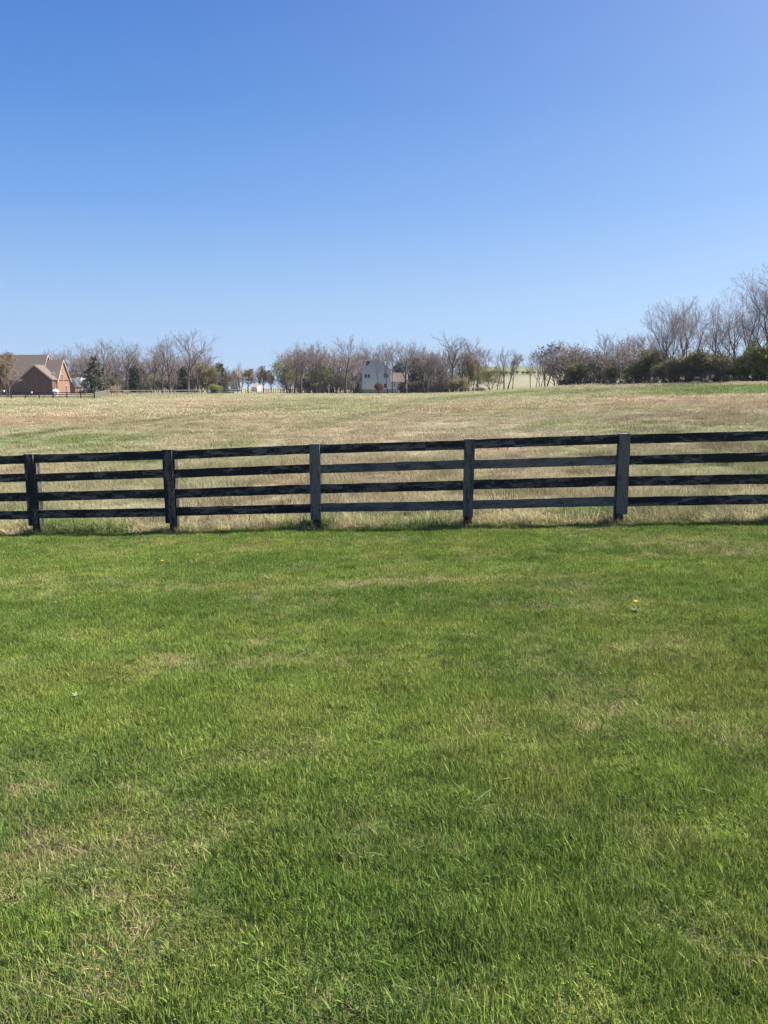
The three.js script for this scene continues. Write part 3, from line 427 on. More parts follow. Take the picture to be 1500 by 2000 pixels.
// a bare tree one unit tall, scaled later; o: seed, stems, fork, spread, up, counts per level, twig thickness, leaf options
function growTree(o) {
  const R = rng(o.seed), T = new Build(), C = new Build(), ends = [], bark = o.bark || [0.085, 0.07, 0.06], twig = o.twig || [0.15, 0.12, 0.108];
  const grow = (start, dir, len, rad, level) => {
    const n = [9, 6, 4, 2, 2][level], pts = [start.clone()], radii = [rad], d = dir.clone(), p = start.clone(), dirs = [d.clone()], wob = [0.09, 0.2, 0.28, 0.32, 0.3][level];
    for (let k = 1; k <= n; k++) { d.x += (R() - 0.5) * 2 * wob; d.z += (R() - 0.5) * 2 * wob; d.y += (R() - 0.5) * wob + o.up * [0.02, 0.16, 0.14, 0.12, 0.1][level]; d.normalize(); p.addScaledVector(d, len / n); pts.push(p.clone()); radii.push(rad * (1 - 0.8 * k / n)); dirs.push(d.clone()); }
    const v = 0.85 + 0.3 * R(), col = (level < 2 ? bark : twig).map(c => c * v);
    (level < 2 ? T : C).tube(pts, radii, level === 0 ? 7 : level === 1 ? (o.stems > 5 ? 4 : 5) : level === 2 ? (o.stems > 5 ? 3 : 4) : 3, col);
    if (level >= o.levels - 1) ends.push(...pts.slice(1));
    if (level === o.levels) return;
    const cnt = Math.max(1, Math.round(o.count[level] * (0.75 + 0.5 * R()))), t0 = level === 0 ? o.fork : 0.22; let az = R() * 6.283;
    for (let c = 0; c < cnt; c++) {
      const t = t0 + (1 - t0) * (c + R() * 0.9) / cnt, f = t * n, i = Math.min(n - 1, Math.floor(f)), s = pts[i].clone().lerp(pts[i + 1], f - i), pd = dirs[i];
      az += 2.4 + (R() - 0.5); const ang = o.spread * (0.65 + 0.7 * R()) * (level === 0 ? 1.15 - 0.45 * t : 1), side = V(Math.cos(az), 0.1, Math.sin(az)).addScaledVector(pd, -V(Math.cos(az), 0.1, Math.sin(az)).dot(pd)).normalize();
      const nd = pd.clone().multiplyScalar(Math.cos(ang)).addScaledVector(side, Math.sin(ang)).normalize();
      const r = Math.max(o.minR * (level >= 2 ? 1 : 1.6), radii[i] * lerp(0.62, 0.42, R())), L = level === 0 ? (o.limb || 0.46) * (1.15 - 0.55 * t) * (0.75 + 0.5 * R()) : len * (0.62 - 0.22 * t) * (0.7 + 0.6 * R());
      grow(s, nd, L, r, level + 1);
    }
  };
  for (let s = 0; s < o.stems; s++) { const a = s / o.stems * 6.283 + R(), k = o.stems > 1 ? 0.16 + 0.2 * R() : (o.lean || 0.03); grow(V(Math.cos(a) * 0.012 * (o.stems - 1), -0.02, Math.sin(a) * 0.012 * (o.stems - 1)), V(Math.cos(a) * k, 1, Math.sin(a) * k).normalize(), 0.82 * (o.stems > 1 ? 0.85 + 0.2 * R() : 1), o.rad * (o.stems > 1 ? 0.7 : 1), 0); }
  let L = null;
  if (o.leaf) { L = new Build(); const P = ends.filter(e => e.y > (o.leafFrom || 0)); for (let k = 0; k < o.leaf; k++) { const e = P[Math.floor(R() * P.length)], q = V(e.x + (R() - .5) * o.puff, e.y + (R() - .5) * o.puff, e.z + (R() - .5) * o.puff), t = o.tints[Math.floor(R() * o.tints.length)], v = 0.8 + 0.4 * R(); if (q.y > 0.005) L.leaf(q, o.leafSize * (0.6 + 0.8 * R()), R, t.map(c => c * v)); } }
  // measure, then make exactly one unit tall
  const gt = T.geo(), gc = C.geo(), gl = L && L.geo(); let hi = 0; for (const g of [gt, gc]) { g.computeBoundingBox(); hi = Math.max(hi, g.boundingBox.max.y); } for (const g of [gt, gc, gl]) if (g) g.scale(1 / hi, 1 / hi, 1 / hi);
  return { trunk: gt, crown: gc, leaves: gl };
}
function treeThing(kind, name) { const g = new THREE.Group(); g.name = name; part('trunk', kind.trunk, barkMat, g); part('crown', kind.crown, barkMat, g); if (kind.leaves) part('foliage', kind.leaves, leafMat, g); return g; }
const kinds = {};
const far4 = { levels: 4, count: [8, 6, 5, 3], minR: 0.0018, rad: 0.025, spread: 0.76, up: 0.55, fork: 0.3, stems: 1, limb: 0.5 };
kinds.bareA = growTree({ ...far4, twig: [0.16, 0.14, 0.13], seed: 1 }); kinds.bareB = growTree({ ...far4, twig: [0.15, 0.115, 0.09], seed: 2, fork: 0.38, spread: 0.5 }); kinds.bareC = growTree({ ...far4, twig: [0.18, 0.13, 0.115], seed: 3, stems: 2, count: [7, 5, 4, 3], fork: 0.33 });
kinds.bareD = growTree({ ...far4, twig: [0.14, 0.12, 0.11], seed: 4, spread: 0.75, fork: 0.42, limb: 0.5, count: [9, 7, 5, 3] }); kinds.bareE = growTree({ ...far4, twig: [0.19, 0.16, 0.15], seed: 5, stems: 3, count: [5, 5, 4, 3], fork: 0.35, spread: 0.5 }); kinds.bareF = growTree({ ...far4, twig: [0.13, 0.105, 0.085], seed: 6, fork: 0.45, spread: 0.42, lean: 0.16 });
const rose = { twig: [0.22, 0.16, 0.14] };
kinds.roseA = growTree({ ...far4, ...rose, seed: 7, stems: 3, count: [6, 6, 4, 3], fork: 0.2, spread: 0.5 }); kinds.sapling = growTree({ ...far4, seed: 8, levels: 3, count: [8, 5, 4], fork: 0.35, spread: 0.55, lean: 0.14, rad: 0.016, minR: 0.002 }); kinds.saplingB = growTree({ ...far4, seed: 88, levels: 3, count: [8, 5, 4], fork: 0.4, spread: 0.6, lean: 0.22, rad: 0.018, minR: 0.002 });
const big4 = { ...far4, count: [9, 7, 5, 4], minR: 0.001, rad: 0.024, up: 0.6 };
kinds.bigA = growTree({ ...big4, seed: 9, stems: 2, count: [7, 7, 6, 5], spread: 0.62, fork: 0.28 }); kinds.bigB = growTree({ ...big4, seed: 10, spread: 0.66, fork: 0.3, limb: 0.5 }); kinds.bigC = growTree({ ...big4, seed: 12, stems: 3, count: [5, 7, 6, 5], spread: 0.60, fork: 0.25, ...{ twig: [0.22, 0.165, 0.15] } }); kinds.bigD = growTree({ ...big4, seed: 13, spread: 0.58, fork: 0.4, lean: 0.1 });
const shrub = { levels: 3, count: [6, 6, 3], minR: 0.0052, rad: 0.012, spread: 0.7, up: 0.45, fork: 0.12, stems: 6, limb: 0.5 };
kinds.shrubBrown = growTree({ ...shrub, seed: 14, twig: [0.21, 0.165, 0.14] }); kinds.shrubGrey = growTree({ ...shrub, seed: 15, twig: [0.21, 0.18, 0.16], leaf: 900, leafSize: 0.05, puff: 0.08, tints: [[0.12, 0.11, 0.06], [0.16, 0.13, 0.09]] });
const gOlive = [[0.26, 0.25, 0.08], [0.31, 0.275, 0.10], [0.2, 0.175, 0.08], [0.23, 0.24, 0.075]], gYellow = [[0.38, 0.42, 0.08], [0.3, 0.34, 0.07], [0.42, 0.42, 0.11]], gDeep = [[0.16, 0.16, 0.07], [0.19, 0.18, 0.08], [0.14, 0.12, 0.075], [0.17, 0.14, 0.09]];
kinds.shrubOlive = growTree({ ...shrub, seed: 16, leaf: 2800, leafSize: 0.058, puff: 0.11, tints: [...gOlive, [0.15, 0.12, 0.08]] }); kinds.shrubGreen = growTree({ ...shrub, seed: 17, leaf: 3800, leafSize: 0.058, puff: 0.12, tints: [...gYellow, ...gOlive] }); kinds.shrubDark = growTree({ ...shrub, seed: 18, leaf: 1700, leafSize: 0.065, puff: 0.1, tints: gDeep });
kinds.shrubStraw = growTree({ ...shrub, seed: 19, twig: [0.36, 0.25, 0.19], bark: [0.3, 0.2, 0.15], spread: 0.45 }); kinds.shrubOrange = growTree({ ...shrub, seed: 20, leaf: 3500, leafSize: 0.07, puff: 0.1, tints: [[0.35, 0.16, 0.06], [0.28, 0.12, 0.05], [0.14, 0.12, 0.04]] });
kinds.oliveTree = growTree({ ...far4, seed: 21, stems: 3, count: [6, 5, 4, 2], fork: 0.18, leaf: 4200, leafSize: 0.036, puff: 0.07, tints: [...gOlive, [0.19, 0.19, 0.06]] }); kinds.goldTree = growTree({ ...far4, seed: 22, fork: 0.2, spread: 0.7, leaf: 3800, leafSize: 0.035, puff: 0.06, tints: [[0.29, 0.235, 0.09], [0.27, 0.19, 0.11], [0.24, 0.23, 0.09], [0.26, 0.18, 0.14]] });
kinds.russetTree = growTree({ ...far4, seed: 24, fork: 0.18, spread: 0.5, leaf: 3600, leafSize: 0.034, puff: 0.06, tints: [[0.24, 0.18, 0.125], [0.22, 0.175, 0.11], [0.27, 0.23, 0.15], [0.19, 0.15, 0.115]] }); kinds.pearTree = growTree({ ...far4, seed: 25, fork: 0.14, spread: 0.36, stems: 2, count: [9, 6, 4, 3], leaf: 4200, leafSize: 0.03, puff: 0.05, tints: [[0.25, 0.18, 0.11], [0.21, 0.16, 0.09], [0.3, 0.23, 0.14]] });
kinds.willow = growTree({ ...far4, seed: 26, fork: 0.25, spread: 0.6, up: -0.2, stems: 2, leaf: 4200, leafSize: 0.04, puff: 0.06, tints: [[0.19, 0.2, 0.05], [0.14, 0.15, 0.05], [0.24, 0.24, 0.07]] }); kinds.ivyTree = growTree({ ...far4, seed: 27, stems: 2, fork: 0.3, spread: 0.7, bark: [0.07, 0.058, 0.05], leaf: 320, leafSize: 0.045, puff: 0.05, tints: [[0.1, 0.09, 0.07], [0.12, 0.1, 0.08]] });
function conifer(seed, wide, tints) {
  const R = rng(seed), T = new Build(), C = new Build(); T.tube([V(0, -0.02, 0), V(0.004, 0.5, 0), V(0, 0.97, 0.003)], [0.022, 0.014, 0.003], 6, [0.09, 0.07, 0.055]);
  for (let k = 0; k < 150; k++) {
    const y = 0.03 + 0.95 * (k + R()) / 150, len = wide * (1 - y) ** 0.8 * (0.35 + 1.0 * R()) + 0.02, a = k * 2.399 + R(), ex = V(Math.cos(a) * len, y + len * (0.25 - 0.35 * (1 - y)), Math.sin(a) * len), st = V(0, y, 0);
    T.tube([st, st.clone().lerp(ex, 0.5).add(V(0, 0.01, 0)), ex], [0.004, 0.003, 0.001], 3, [0.08, 0.06, 0.05]);
    const n = Math.round(12 + 120 * len); for (let j = 0; j < n; j++) { const t = Math.sqrt(R()), q = st.clone().lerp(ex, t), v = 0.75 + 0.5 * R(), c = tints[Math.floor(R() * tints.length)]; q.add(V((R() - .5) * 0.07, (R() - .5) * 0.05, (R() - .5) * 0.07)); C.leaf(q, 0.035 + 0.03 * R(), R, c.map(m => m * v)); }
  }
  return { trunk: T.geo(), crown: C.geo(), leaves: null };
}
const needle = [[0.06, 0.09, 0.042], [0.07, 0.10, 0.048], [0.045, 0.07, 0.036]], cedar = [[0.085, 0.1, 0.055], [0.11, 0.115, 0.07], [0.07, 0.08, 0.048], [0.12, 0.1, 0.075]];
kinds.cedarA = conifer(31, 0.30, cedar); kinds.cedarB = conifer(32, 0.4, cedar); kinds.spruce = conifer(33, 0.24, needle);
kinds.slim = growTree({ ...far4, seed: 44, levels: 3, count: [7, 5, 4], fork: 0.55, spread: 0.6, rad: 0.016, minR: 0.0018 }); kinds.lite = growTree({ ...far4, seed: 41, levels: 3, count: [9, 6, 4], minR: 0.004, rad: 0.02, stems: 2, fork: 0.25 }); kinds.liteRose = growTree({ ...far4, ...rose, seed: 42, levels: 3, count: [9, 6, 4], minR: 0.004, rad: 0.02, stems: 3, fork: 0.2 }); kinds.liteShrub = growTree({ ...shrub, seed: 43, stems: 5, count: [5, 4, 3], minR: 0.009, leaf: 500, leafSize: 0.12, puff: 0.12, tints: [...gDeep, [0.13, 0.11, 0.08]] });
function plant(kind, name, px, topPy, D, label, category, group, o = {}) {
  const p = spot(px, D), y = heightFor(topPy, D), h = Math.max(0.4, y - p.y) * (/shrub/.test(kind) ? 1.2 : /bare|big/.test(kind) ? 1.1 : 1.03), k = kinds[kind];
  const g = treeThing(k, numbered(name)); g.position.copy(p); g.position.y -= 0.03; const w = (o.wide || 1) * h * (/bare/.test(kind) ? 1.15 : 1); g.scale.set(w, h, w); g.rotation.y = o.turn ?? ((px * 37.7 + D * 11.3) % 6.283); if (o.tilt) { const q = new THREE.Quaternion().setFromAxisAngle(V(0, 0, 1), -o.tilt); g.quaternion.premultiply(q); }
  scene.add(g); return tag(g, label, category, group);
}
const BARE = 'bare_tree', LT = 'leafless tree behind the long thin pasture fence', LTg = 'leafless trees behind the long thin fence';
[['bareA', 118, 682, 232], ['bareE', 147, 678, 238], ['bareC', 182, 670, 226], ['bareB', 206, 667, 222], ['bareD', 250, 664, 218], ['bareF', 232, 688, 236], ['bareC', 298, 676, 228], ['bareA', 318, 672, 224], ['bareB', 332, 664, 220], ['bareE', 347, 690, 232], ['bareC', 385, 672, 222], ['bareF', 278, 684, 240], ['bareB', 405, 702, 250]].forEach(([k, px, t, D]) => plant(k, BARE, px, t, D, LT, 'tree', LTg));
plant('bareB', BARE, 368, 651, 219, 'tallest leafless tree behind the long thin pasture fence', 'tree');
[112, 134, 160, 178, 198, 220, 242, 268, 290, 308, 326, 352, 378, 396].forEach((px, i) => plant(i % 3 ? 'lite' : 'liteRose', BARE, px, 684 + (i * 7 % 13), 252 + (i * 5 % 17), 'soft twigged leafless tree in the back row behind the long thin fence', 'tree', 'back row of leafless trees behind the long fence'));
[568, 582, 598, 612, 634, 650, 664, 686, 700, 788, 808, 826, 842, 858, 874, 896, 912].forEach((px, i) => plant(i % 4 ? 'lite' : 'liteRose', BARE, px, 680 + (i * 7 % 13), 254 + (i * 5 % 17), px < 710 ? 'wispy leafless tree in the back row on the brick house side of the pale house' : 'wispy leafless tree in the back row on the porch side of the pale house', 'tree', px < 710 ? 'back row left of the pale house' : 'back row right of the pale house'));
plant('cedarB', 'cedar_tree', 187, 700, 214, 'dark cedar tree beside the small pale outbuilding', 'tree'); plant('cedarA', 'cedar_tree', 203, 722, 224, 'smaller cedar tree tucked beside the tall cedar and the grey house', 'tree'); plant('cedarB', 'cedar_tree', 264, 716, 222, 'broad cedar tree between the grey house and the tan house', 'tree'); plant('spruce', 'spruce_tree', 430, 712, 236, 'deep green spruce tree near the blue grey house', 'tree', null, { wide: 1.5 });
plant('cedarB', 'cedar_tree', 362, 718, 232, 'cedar tree behind the tallest leafless tree', 'tree', null, { wide: 1.2 });
plant('shrubOlive', 'shrub', 408, 718, 228, 'olive grey bush beside the deep green spruce', 'shrub'); plant('shrubGrey', 'shrub', 443, 725, 226, 'grey twiggy bush in front of the deep green spruce', 'shrub'); plant('shrubGreen', 'shrub', 421, 752, 222, 'low bright green bush behind the long thin fence', 'shrub', null, { wide: 1.6 }); plant('roseA', 'budding_tree', 343, 722, 226, 'low reddish budding tree among leafless trunks', 'tree', null, { wide: 1.1 }); plant('shrubBrown', 'shrub', 392, 728, 230, 'brown bush under the leafless trees by the long thin fence', 'shrub');
plant('shrubDark', 'shrub', 285, 748, 232, 'dark bush at the foot of the tan house', 'shrub', null, { wide: 1.6 }); plant('shrubDark', 'shrub', 322, 742, 234, 'dark bush under leafless trees beside the reddish budding tree', 'shrub', null, { wide: 1.5 });
[[172, 736, 'shrubBrown'], [216, 738, 'shrubOlive'], [240, 742, 'shrubDark'], [256, 740, 'shrubBrown'], [298, 734, 'shrubBrown'], [312, 738, 'shrubOlive'], [334, 736, 'shrubDark'], [354, 736, 'shrubBrown'], [376, 732, 'shrubDark'], [398, 734, 'shrubBrown']].forEach(([px, t, k], i) => plant(k, 'undergrowth_shrub', px, t, 246 + (i * 7 % 11), { shrubBrown: 'brown twiggy bush in the undergrowth behind the long thin fence', shrubOlive: 'olive leafing bush in the undergrowth behind the long thin fence', shrubDark: 'dark leafy bush in the undergrowth behind the long thin fence' }[k], 'shrub', { shrubBrown: 'brown undergrowth behind the long fence', shrubOlive: 'olive undergrowth behind the long fence', shrubDark: 'dark undergrowth behind the long fence' }[k], { wide: 1.4 }));
[[556, 738, 'shrubBrown'], [598, 732, 'shrubBrown'], [622, 736, 'shrubDark'], [645, 734, 'shrubBrown'], [668, 738, 'shrubOlive'], [690, 740, 'shrubBrown'], [838, 732, 'shrubBrown'], [878, 730, 'shrubDark'], [905, 734, 'shrubBrown']].forEach(([px, t, k], i) => plant(k, 'undergrowth_shrub', px, t, 234 + (i * 5 % 9), { shrubBrown: 'brown twiggy bush beneath the trees beside the pale gabled house', shrubOlive: 'olive leafing bush beneath the trees beside the pale gabled house', shrubDark: 'dark leafy bush beneath the trees beside the pale gabled house' }[k], 'shrub', k === 'shrubBrown' ? 'brown bushes beside the pale house' : k === 'shrubDark' ? 'dark bushes beside the pale house' : null, { wide: 1.4 }));
plant('shrubStraw', 'dry_brush', 226, 753, 180, 'pinkish dry brush heap at the fence corner', 'brush', null, { wide: 1.35 }); plant('shrubStraw', 'dry_brush', 248, 762, 190, 'low pale dry brush beside the pinkish heap', 'brush', null, { wide: 1.8 });
plant('pearTree', 'russet_tree', 17, 687, 160, 'narrow brown budding tree in front of the brick house', 'tree', null, { wide: 1.1 }); plant('russetTree', 'russet_tree', 2, 722, 158, 'low brown bushy tree at the brick house beside the narrow budding tree', 'tree');
plant('roseA', 'budding_tree', 470, 706, 300, 'rosy budding tree behind the golden tree', 'tree', null, { wide: 1.2 }); plant('goldTree', 'budding_tree', 484, 722, 262, 'round golden budding tree in front of the cream garage', 'tree', null, { wide: 1.15 }); plant('russetTree', 'budding_tree', 514, 715, 258, 'russet budding tree beside the golden one', 'tree', null, { wide: 1.2 }); plant('russetTree', 'budding_tree', 531, 727, 262, 'pale russet budding tree before the tall olive tree', 'tree', null, { wide: 1.1 }); plant('bareE', BARE, 504, 716, 320, 'small leafless tree rising behind the golden and russet trees', 'tree', null, { wide: 1 });
plant('oliveTree', 'olive_tree', 562, 702, 232, 'dense olive tree at the start of the row before the pale gabled house', 'tree', null, { wide: 1.15 }); plant('willow', 'willow_tree', 630, 711, 228, 'yellow green willow among the bare trunks on the brick house side of the pale house', 'tree', null, { wide: 1.1 });
const WT = 'leafless tree in the row on the brick house side of the pale house', WG = 'leafless trees on the brick house side of the pale house';
[['bareF', 575, 678, 224], ['bareA', 588, 671, 220], ['bareC', 604, 674, 224], ['bareB', 616, 672, 230], ['bareE', 643, 674, 226], ['bareC', 655, 690, 234], ['bareB', 675, 663, 219], ['bareA', 705, 684, 246]].forEach(([k, px, t, D]) => plant(k, BARE, px, t, D, WT, 'tree', WG));
plant('roseA', 'budding_tree', 691, 686, 226, 'reddish twigged tree beside the pale gabled house gable', 'tree', null, { wide: 1 });
plant('shrubGrey', 'shrub', 660, 730, 226, 'grey twiggy bush under the trees on the brick house side of the pale house', 'shrub', null, { wide: 1.3 }); plant('shrubBrown', 'shrub', 585, 738, 230, 'brown bush beneath the dense olive tree', 'shrub', null, { wide: 1.3 }); plant('shrubDark', 'shrub', 610, 745, 226, 'dark bush beneath the yellow green willow', 'shrub', null, { wide: 1.7 }); plant('shrubGrey', 'shrub', 683, 742, 224, 'grey bush between the willow and the pale gabled house', 'shrub', null, { wide: 1.3 }); plant('cedarA', 'cedar_tree', 700, 744, 226, 'small dark evergreen at the corner of the pale gabled house', 'tree');
const HT = 'leafless tree standing before the pale gabled house front', HG = 'leafless trees in front of the pale gabled house';
[['slim', 741, 690, 220, -0.13], ['slim', 757, 672, 222, -0.14], ['slim', 767, 676, 219, 0.04], ['bareA', 791, 667, 224, 0.03]].forEach(([k, px, t, D, tilt]) => plant(k, BARE, px, t, D, HT, 'tree', HG, { tilt }));
const BT = 'leafless tree rising behind the pale gabled house', BG = 'leafless trees behind the pale gabled house';
[['bareD', 727, 672, 262], ['bareE', 745, 668, 270], ['bareC', 775, 672, 266], ['bareA', 805, 670, 260], ['bareB', 818, 680, 264]].forEach(([k, px, t, D]) => plant(k, BARE, px, t, D, BT, 'tree', BG));
plant('shrubOrange', 'ornamental_shrub', 739, 750, 221, 'orange and green upright shrub before the pale gabled house wall', 'shrub', null, { wide: 0.75 }); plant('shrubOrange', 'ornamental_shrub', 784, 750, 222, 'orange shrub beside the white porch column', 'shrub', null, { wide: 0.8 });
plant('cedarB', 'cedar_tree', 781, 710, 248, 'dark evergreen behind the brown porch roof', 'tree', null, { wide: 1.3 }); plant('cedarB', 'cedar_tree', 814, 702, 238, 'large dark evergreen beside the porch', 'tree', null, { wide: 1.1 }); plant('spruce', 'spruce_tree', 836, 712, 244, 'dark spruce beside the large evergreen', 'tree', null, { wide: 1.7 }); plant('cedarA', 'cedar_tree', 860, 716, 246, 'dark evergreen behind the brown thicket trees', 'tree', null, { wide: 1.3 });
const RT = 'leafless tree between the dark evergreens and the wide crowned tree', RG = 'leafless trees beside the porch';
[['bareC', 831, 682, 224], ['bareE', 846, 690, 226], ['bareA', 862, 692, 230], ['bareB', 835, 692, 219]].forEach(([k, px, t, D]) => plant(k, BARE, px, t, D, RT, 'tree', RG));
plant('bareD', BARE, 884, 650, 218, 'tall wide crowned leafless tree at the end of the pale gabled house row', 'tree', null, { wide: 1.05, turn: 1 }); plant('bareE', BARE, 904, 662, 226, 'leafless tree just behind the wide crowned one', 'tree'); plant('russetTree', 'budding_tree', 915, 690, 224, 'brown olive tree beside the open hill view', 'tree', null, { wide: 1 }); plant('oliveTree', 'olive_tree', 925, 706, 226, 'olive tree edging the open hill view', 'tree', null, { wide: 0.9 });
plant('shrubOlive', 'shrub', 895, 742, 217, 'olive green bush under the wide crowned tree', 'shrub', null, { wide: 1.8 }); plant('shrubBrown', 'shrub', 868, 735, 228, 'brown bush behind the wide crowned tree', 'shrub', null, { wide: 1.5 }); plant('shrubBrown', 'shrub', 852, 742, 224, 'low brown bush under the leafless trees beside the porch', 'shrub', null, { wide: 1.4 }); plant('shrubDark', 'shrub', 822, 744, 228, 'dark bush at the foot of the large evergreen', 'shrub', null, { wide: 1.8 });
plant('bareB', BARE, 933, 682, 211, 'slim leafless tree at the left edge of the open hill view', 'tree'); 
const DS = [[957, 716, 203, 'oliveTree', 1.1, 0], [969, 690, 200, 'sapling', 0.9, 0.1], [976, 716, 199, 'sapling', 0.9, 0.05], [984, 684, 197, 'bareB', 0.9, 0.03], [991, 684, 195, 'bareF', 0.9, 0.08], [1001, 690, 192, 'saplingB', 1, 0.2], [1036, 690, 184, 'saplingB', 1, -0.14], [1046, 690, 181, 'sapling', 0.9, 0], [1054, 700, 178, 'bareC', 0.8, 0]];
DS.forEach(([px, t, D, k, wide, tilt], i) => plant(k, k === 'oliveTree' ? 'olive_tree' : BARE, px, t, D, k === 'oliveTree' ? 'small olive leafed tree standing in the open hill view' : 'slender leafless tree in the thin row before the distant hill', 'tree', k === 'oliveTree' ? null : 'slender trees before the distant hill', { wide, tilt }));
plant('ivyTree', 'ivy_clad_tree', 1066, 664, 173, 'dark many branched tree at the end of the thin row', 'tree', null, { wide: 1.1 });
{ const R = rng(61), B = new Build(), p = spot(938, 208); for (let k = 0; k < 260; k++) { const a = R() * 6.283, r = Math.sqrt(R()), c = V(Math.cos(a) * r * 1.2, 0.7 + 0.65 * Math.sin(a * 3 + k) * (1 - r) + 0.55 * (R() - .3), (R() - .5) * 1.4), d = V(R() - .5, (R() - .5) * .8, R() - .5).normalize().multiplyScalar(0.5); c.y = Math.max(0.1, c.y); const e = c.clone().add(d); e.y = Math.max(0.05, e.y); B.tube([c.clone().sub(d.clone().multiplyScalar(.5)).setY(Math.max(0.03, c.y - .1)), e], [0.035, 0.01], 4, [[0.09, 0.075, 0.06], [0.2, 0.17, 0.14], [0.06, 0.05, 0.045]][k % 3]); } const m = top('brush_heap', B.geo(), barkMat, p); m.scale.set(1.2, 1.2, 1.2); tag(m, 'dark rounded heap of cut brush beside the slim tree at the hill view', 'brush', null); m.userData.kind = 'thing'; }

// the hedgerow running toward us along the right side
const hedge = [[1088, 690, 168, 'shrubBrown', 1.0], [1104, 682, 164, 'shrubBrown', 1.0], [1120, 684, 158, 'shrubGrey', 1.0], [1137, 688, 154, 'shrubBrown', 1.1], [1155, 692, 150, 'shrubBrown', 1.1], [1172, 694, 146, 'shrubGrey', 1.1], [1192, 690, 143, 'shrubBrown', 1.1], [1215, 676, 138, 'shrubBrown', 0.85], [1238, 690, 136, 'shrubBrown', 1.0], [1228, 700, 133, 'shrubGrey', 1.1], [1262, 695, 130, 'shrubBrown', 1.0], [1282, 690, 128, 'shrubGrey', 1.0], [1310, 700, 121, 'shrubBrown', 1.1], [1345, 702, 116, 'shrubBrown', 1.1], [1375, 700, 112, 'shrubGrey', 1.2], [1410, 694, 108, 'shrubBrown', 1.2], [1445, 690, 102, 'shrubBrown', 1.2], [1480, 690, 99, 'shrubGrey', 1.2], [1515, 685, 96, 'shrubBrown', 1.2], [1550, 688, 94, 'shrubBrown', 1.2], [1590, 690, 92, 'shrubGrey', 1.2]];
hedge.forEach(([px, t, D, k, wide]) => plant(k, 'hedgerow_shrub', px, t, D, 'brown leafless shrub packed into the tall hedgerow', 'shrub', 'brown shrubs of the tall hedgerow', { wide }));
const low = [[1108, 732, 152, 'shrubBrown', 1.6], [1128, 728, 149, 'shrubDark', 1.5], [1150, 732, 146, 'shrubBrown', 1.6], [1172, 730, 142, 'shrubDark', 1.6], [1196, 730, 138, 'shrubBrown', 1.6], [1222, 728, 134, 'shrubBrown', 1.6], [1246, 730, 130, 'shrubDark', 1.6], [1276, 726, 125, 'shrubBrown', 1.7], [1304, 724, 120, 'shrubBrown', 1.7], [1336, 724, 115, 'shrubBrown', 1.7], [1366, 722, 111, 'shrubBrown', 1.7], [1398, 720, 106, 'shrubBrown', 1.7], [1430, 718, 102, 'shrubDark', 1.7], [1464, 716, 98, 'shrubBrown', 1.7], [1496, 716, 95, 'shrubBrown', 1.7], [1530, 716, 92, 'shrubBrown', 1.7], [1570, 716, 90, 'shrubDark', 1.7]];
low.forEach(([px, t, D, k, wide]) => plant(k, 'understory_shrub', px, t, D, k === 'shrubDark' ? 'dark leafy undergrowth bush along the shaded foot of the hedgerow' : 'low brown twiggy bush along the shaded foot of the hedgerow', 'shrub', k === 'shrubDark' ? 'dark undergrowth of the hedgerow' : 'low brown bushes of the hedgerow', { wide }));
for (let k = 0; k < 30; k++) { const t = k / 29, px = 1098 + 480 * t, D = (px < 1300 ? lerp(152, 117, (px - 1098) / 202) : lerp(117, 86, (px - 1300) / 280)) + (k % 3) * 1.2; plant('liteShrub', 'edge_bush', px, lerp(742, 731, t) + (k * 7 % 5), D, 'small dark bush edging the pasture along the hedgerow', 'shrub', 'small bushes edging the hedgerow', { wide: 1.9 }); }
plant('shrubOlive', 'leafing_shrub', 1124, 713, 148, 'olive leafing shrub in the hedgerow near the ivy clad tree', 'shrub', null, { wide: 1.1 }); plant('shrubOlive', 'leafing_shrub', 1193, 716, 137, 'olive leafing shrub under the brown dome of the hedgerow', 'shrub', null, { wide: 1.1 }); plant('shrubGreen', 'leafing_shrub', 1246, 711, 127, 'bright yellow green leafing shrub in the hedgerow', 'shrub', null, { wide: 1.35 }); plant('shrubOlive', 'leafing_shrub', 1272, 688, 126, 'taller olive shrub behind the bright yellow green one', 'shrub'); plant('shrubOlive', 'leafing_shrub', 1296, 712, 119, 'low olive shrub beside the bright yellow green one', 'shrub', null, { wide: 1.4 });
const gs = [[1345, 696, 113], [1372, 692, 110], [1395, 698, 108], [1322, 706, 115], [1418, 704, 105]]; gs.forEach(([px, t, D]) => plant('shrubOlive', 'leafing_shrub', px, t, D, 'olive green shrub under the tall hedgerow trees', 'shrub', 'olive shrubs under the tall trees', { wide: 1.1 })); [[1480, 680, 94], [1512, 672, 92], [1455, 694, 97]].forEach(([px, t, D]) => plant('shrubGreen', 'leafing_shrub', px, t, D, 'green leafing shrub below the tallest hedgerow trees', 'shrub', 'green shrubs below the tallest trees', { wide: 1 }));
[[1190, 648, 150, 'bareE'], [1178, 668, 158, 'bareA'], [1108, 668, 172, 'bareC'], [1240, 664, 146, 'bareB'], [1225, 652, 152, 'bareE'], [1255, 650, 150, 'bareC']].forEach(([px, t, D, k]) => plant(k, BARE, px, t, D, 'thin leafless tree poking above the brown hedgerow shrubs', 'tree', 'thin trees above the hedgerow'));
[[1296, 606, 122, 'bigB', 1.0, -0.05], [1322, 590, 118, 'bigA', 1.0, 0], [1340, 588, 116, 'bigC', 0.95, 0.02], [1312, 600, 124, 'bigC', 0.9, -0.02]].forEach(([px, t, D, k, wide, tilt]) => plant(k, 'tall_bare_tree', px, t, D, 'tall leafless tree in the round crowned clump of the hedgerow', 'tree', 'round crowned clump of tall trees', { wide, tilt }));
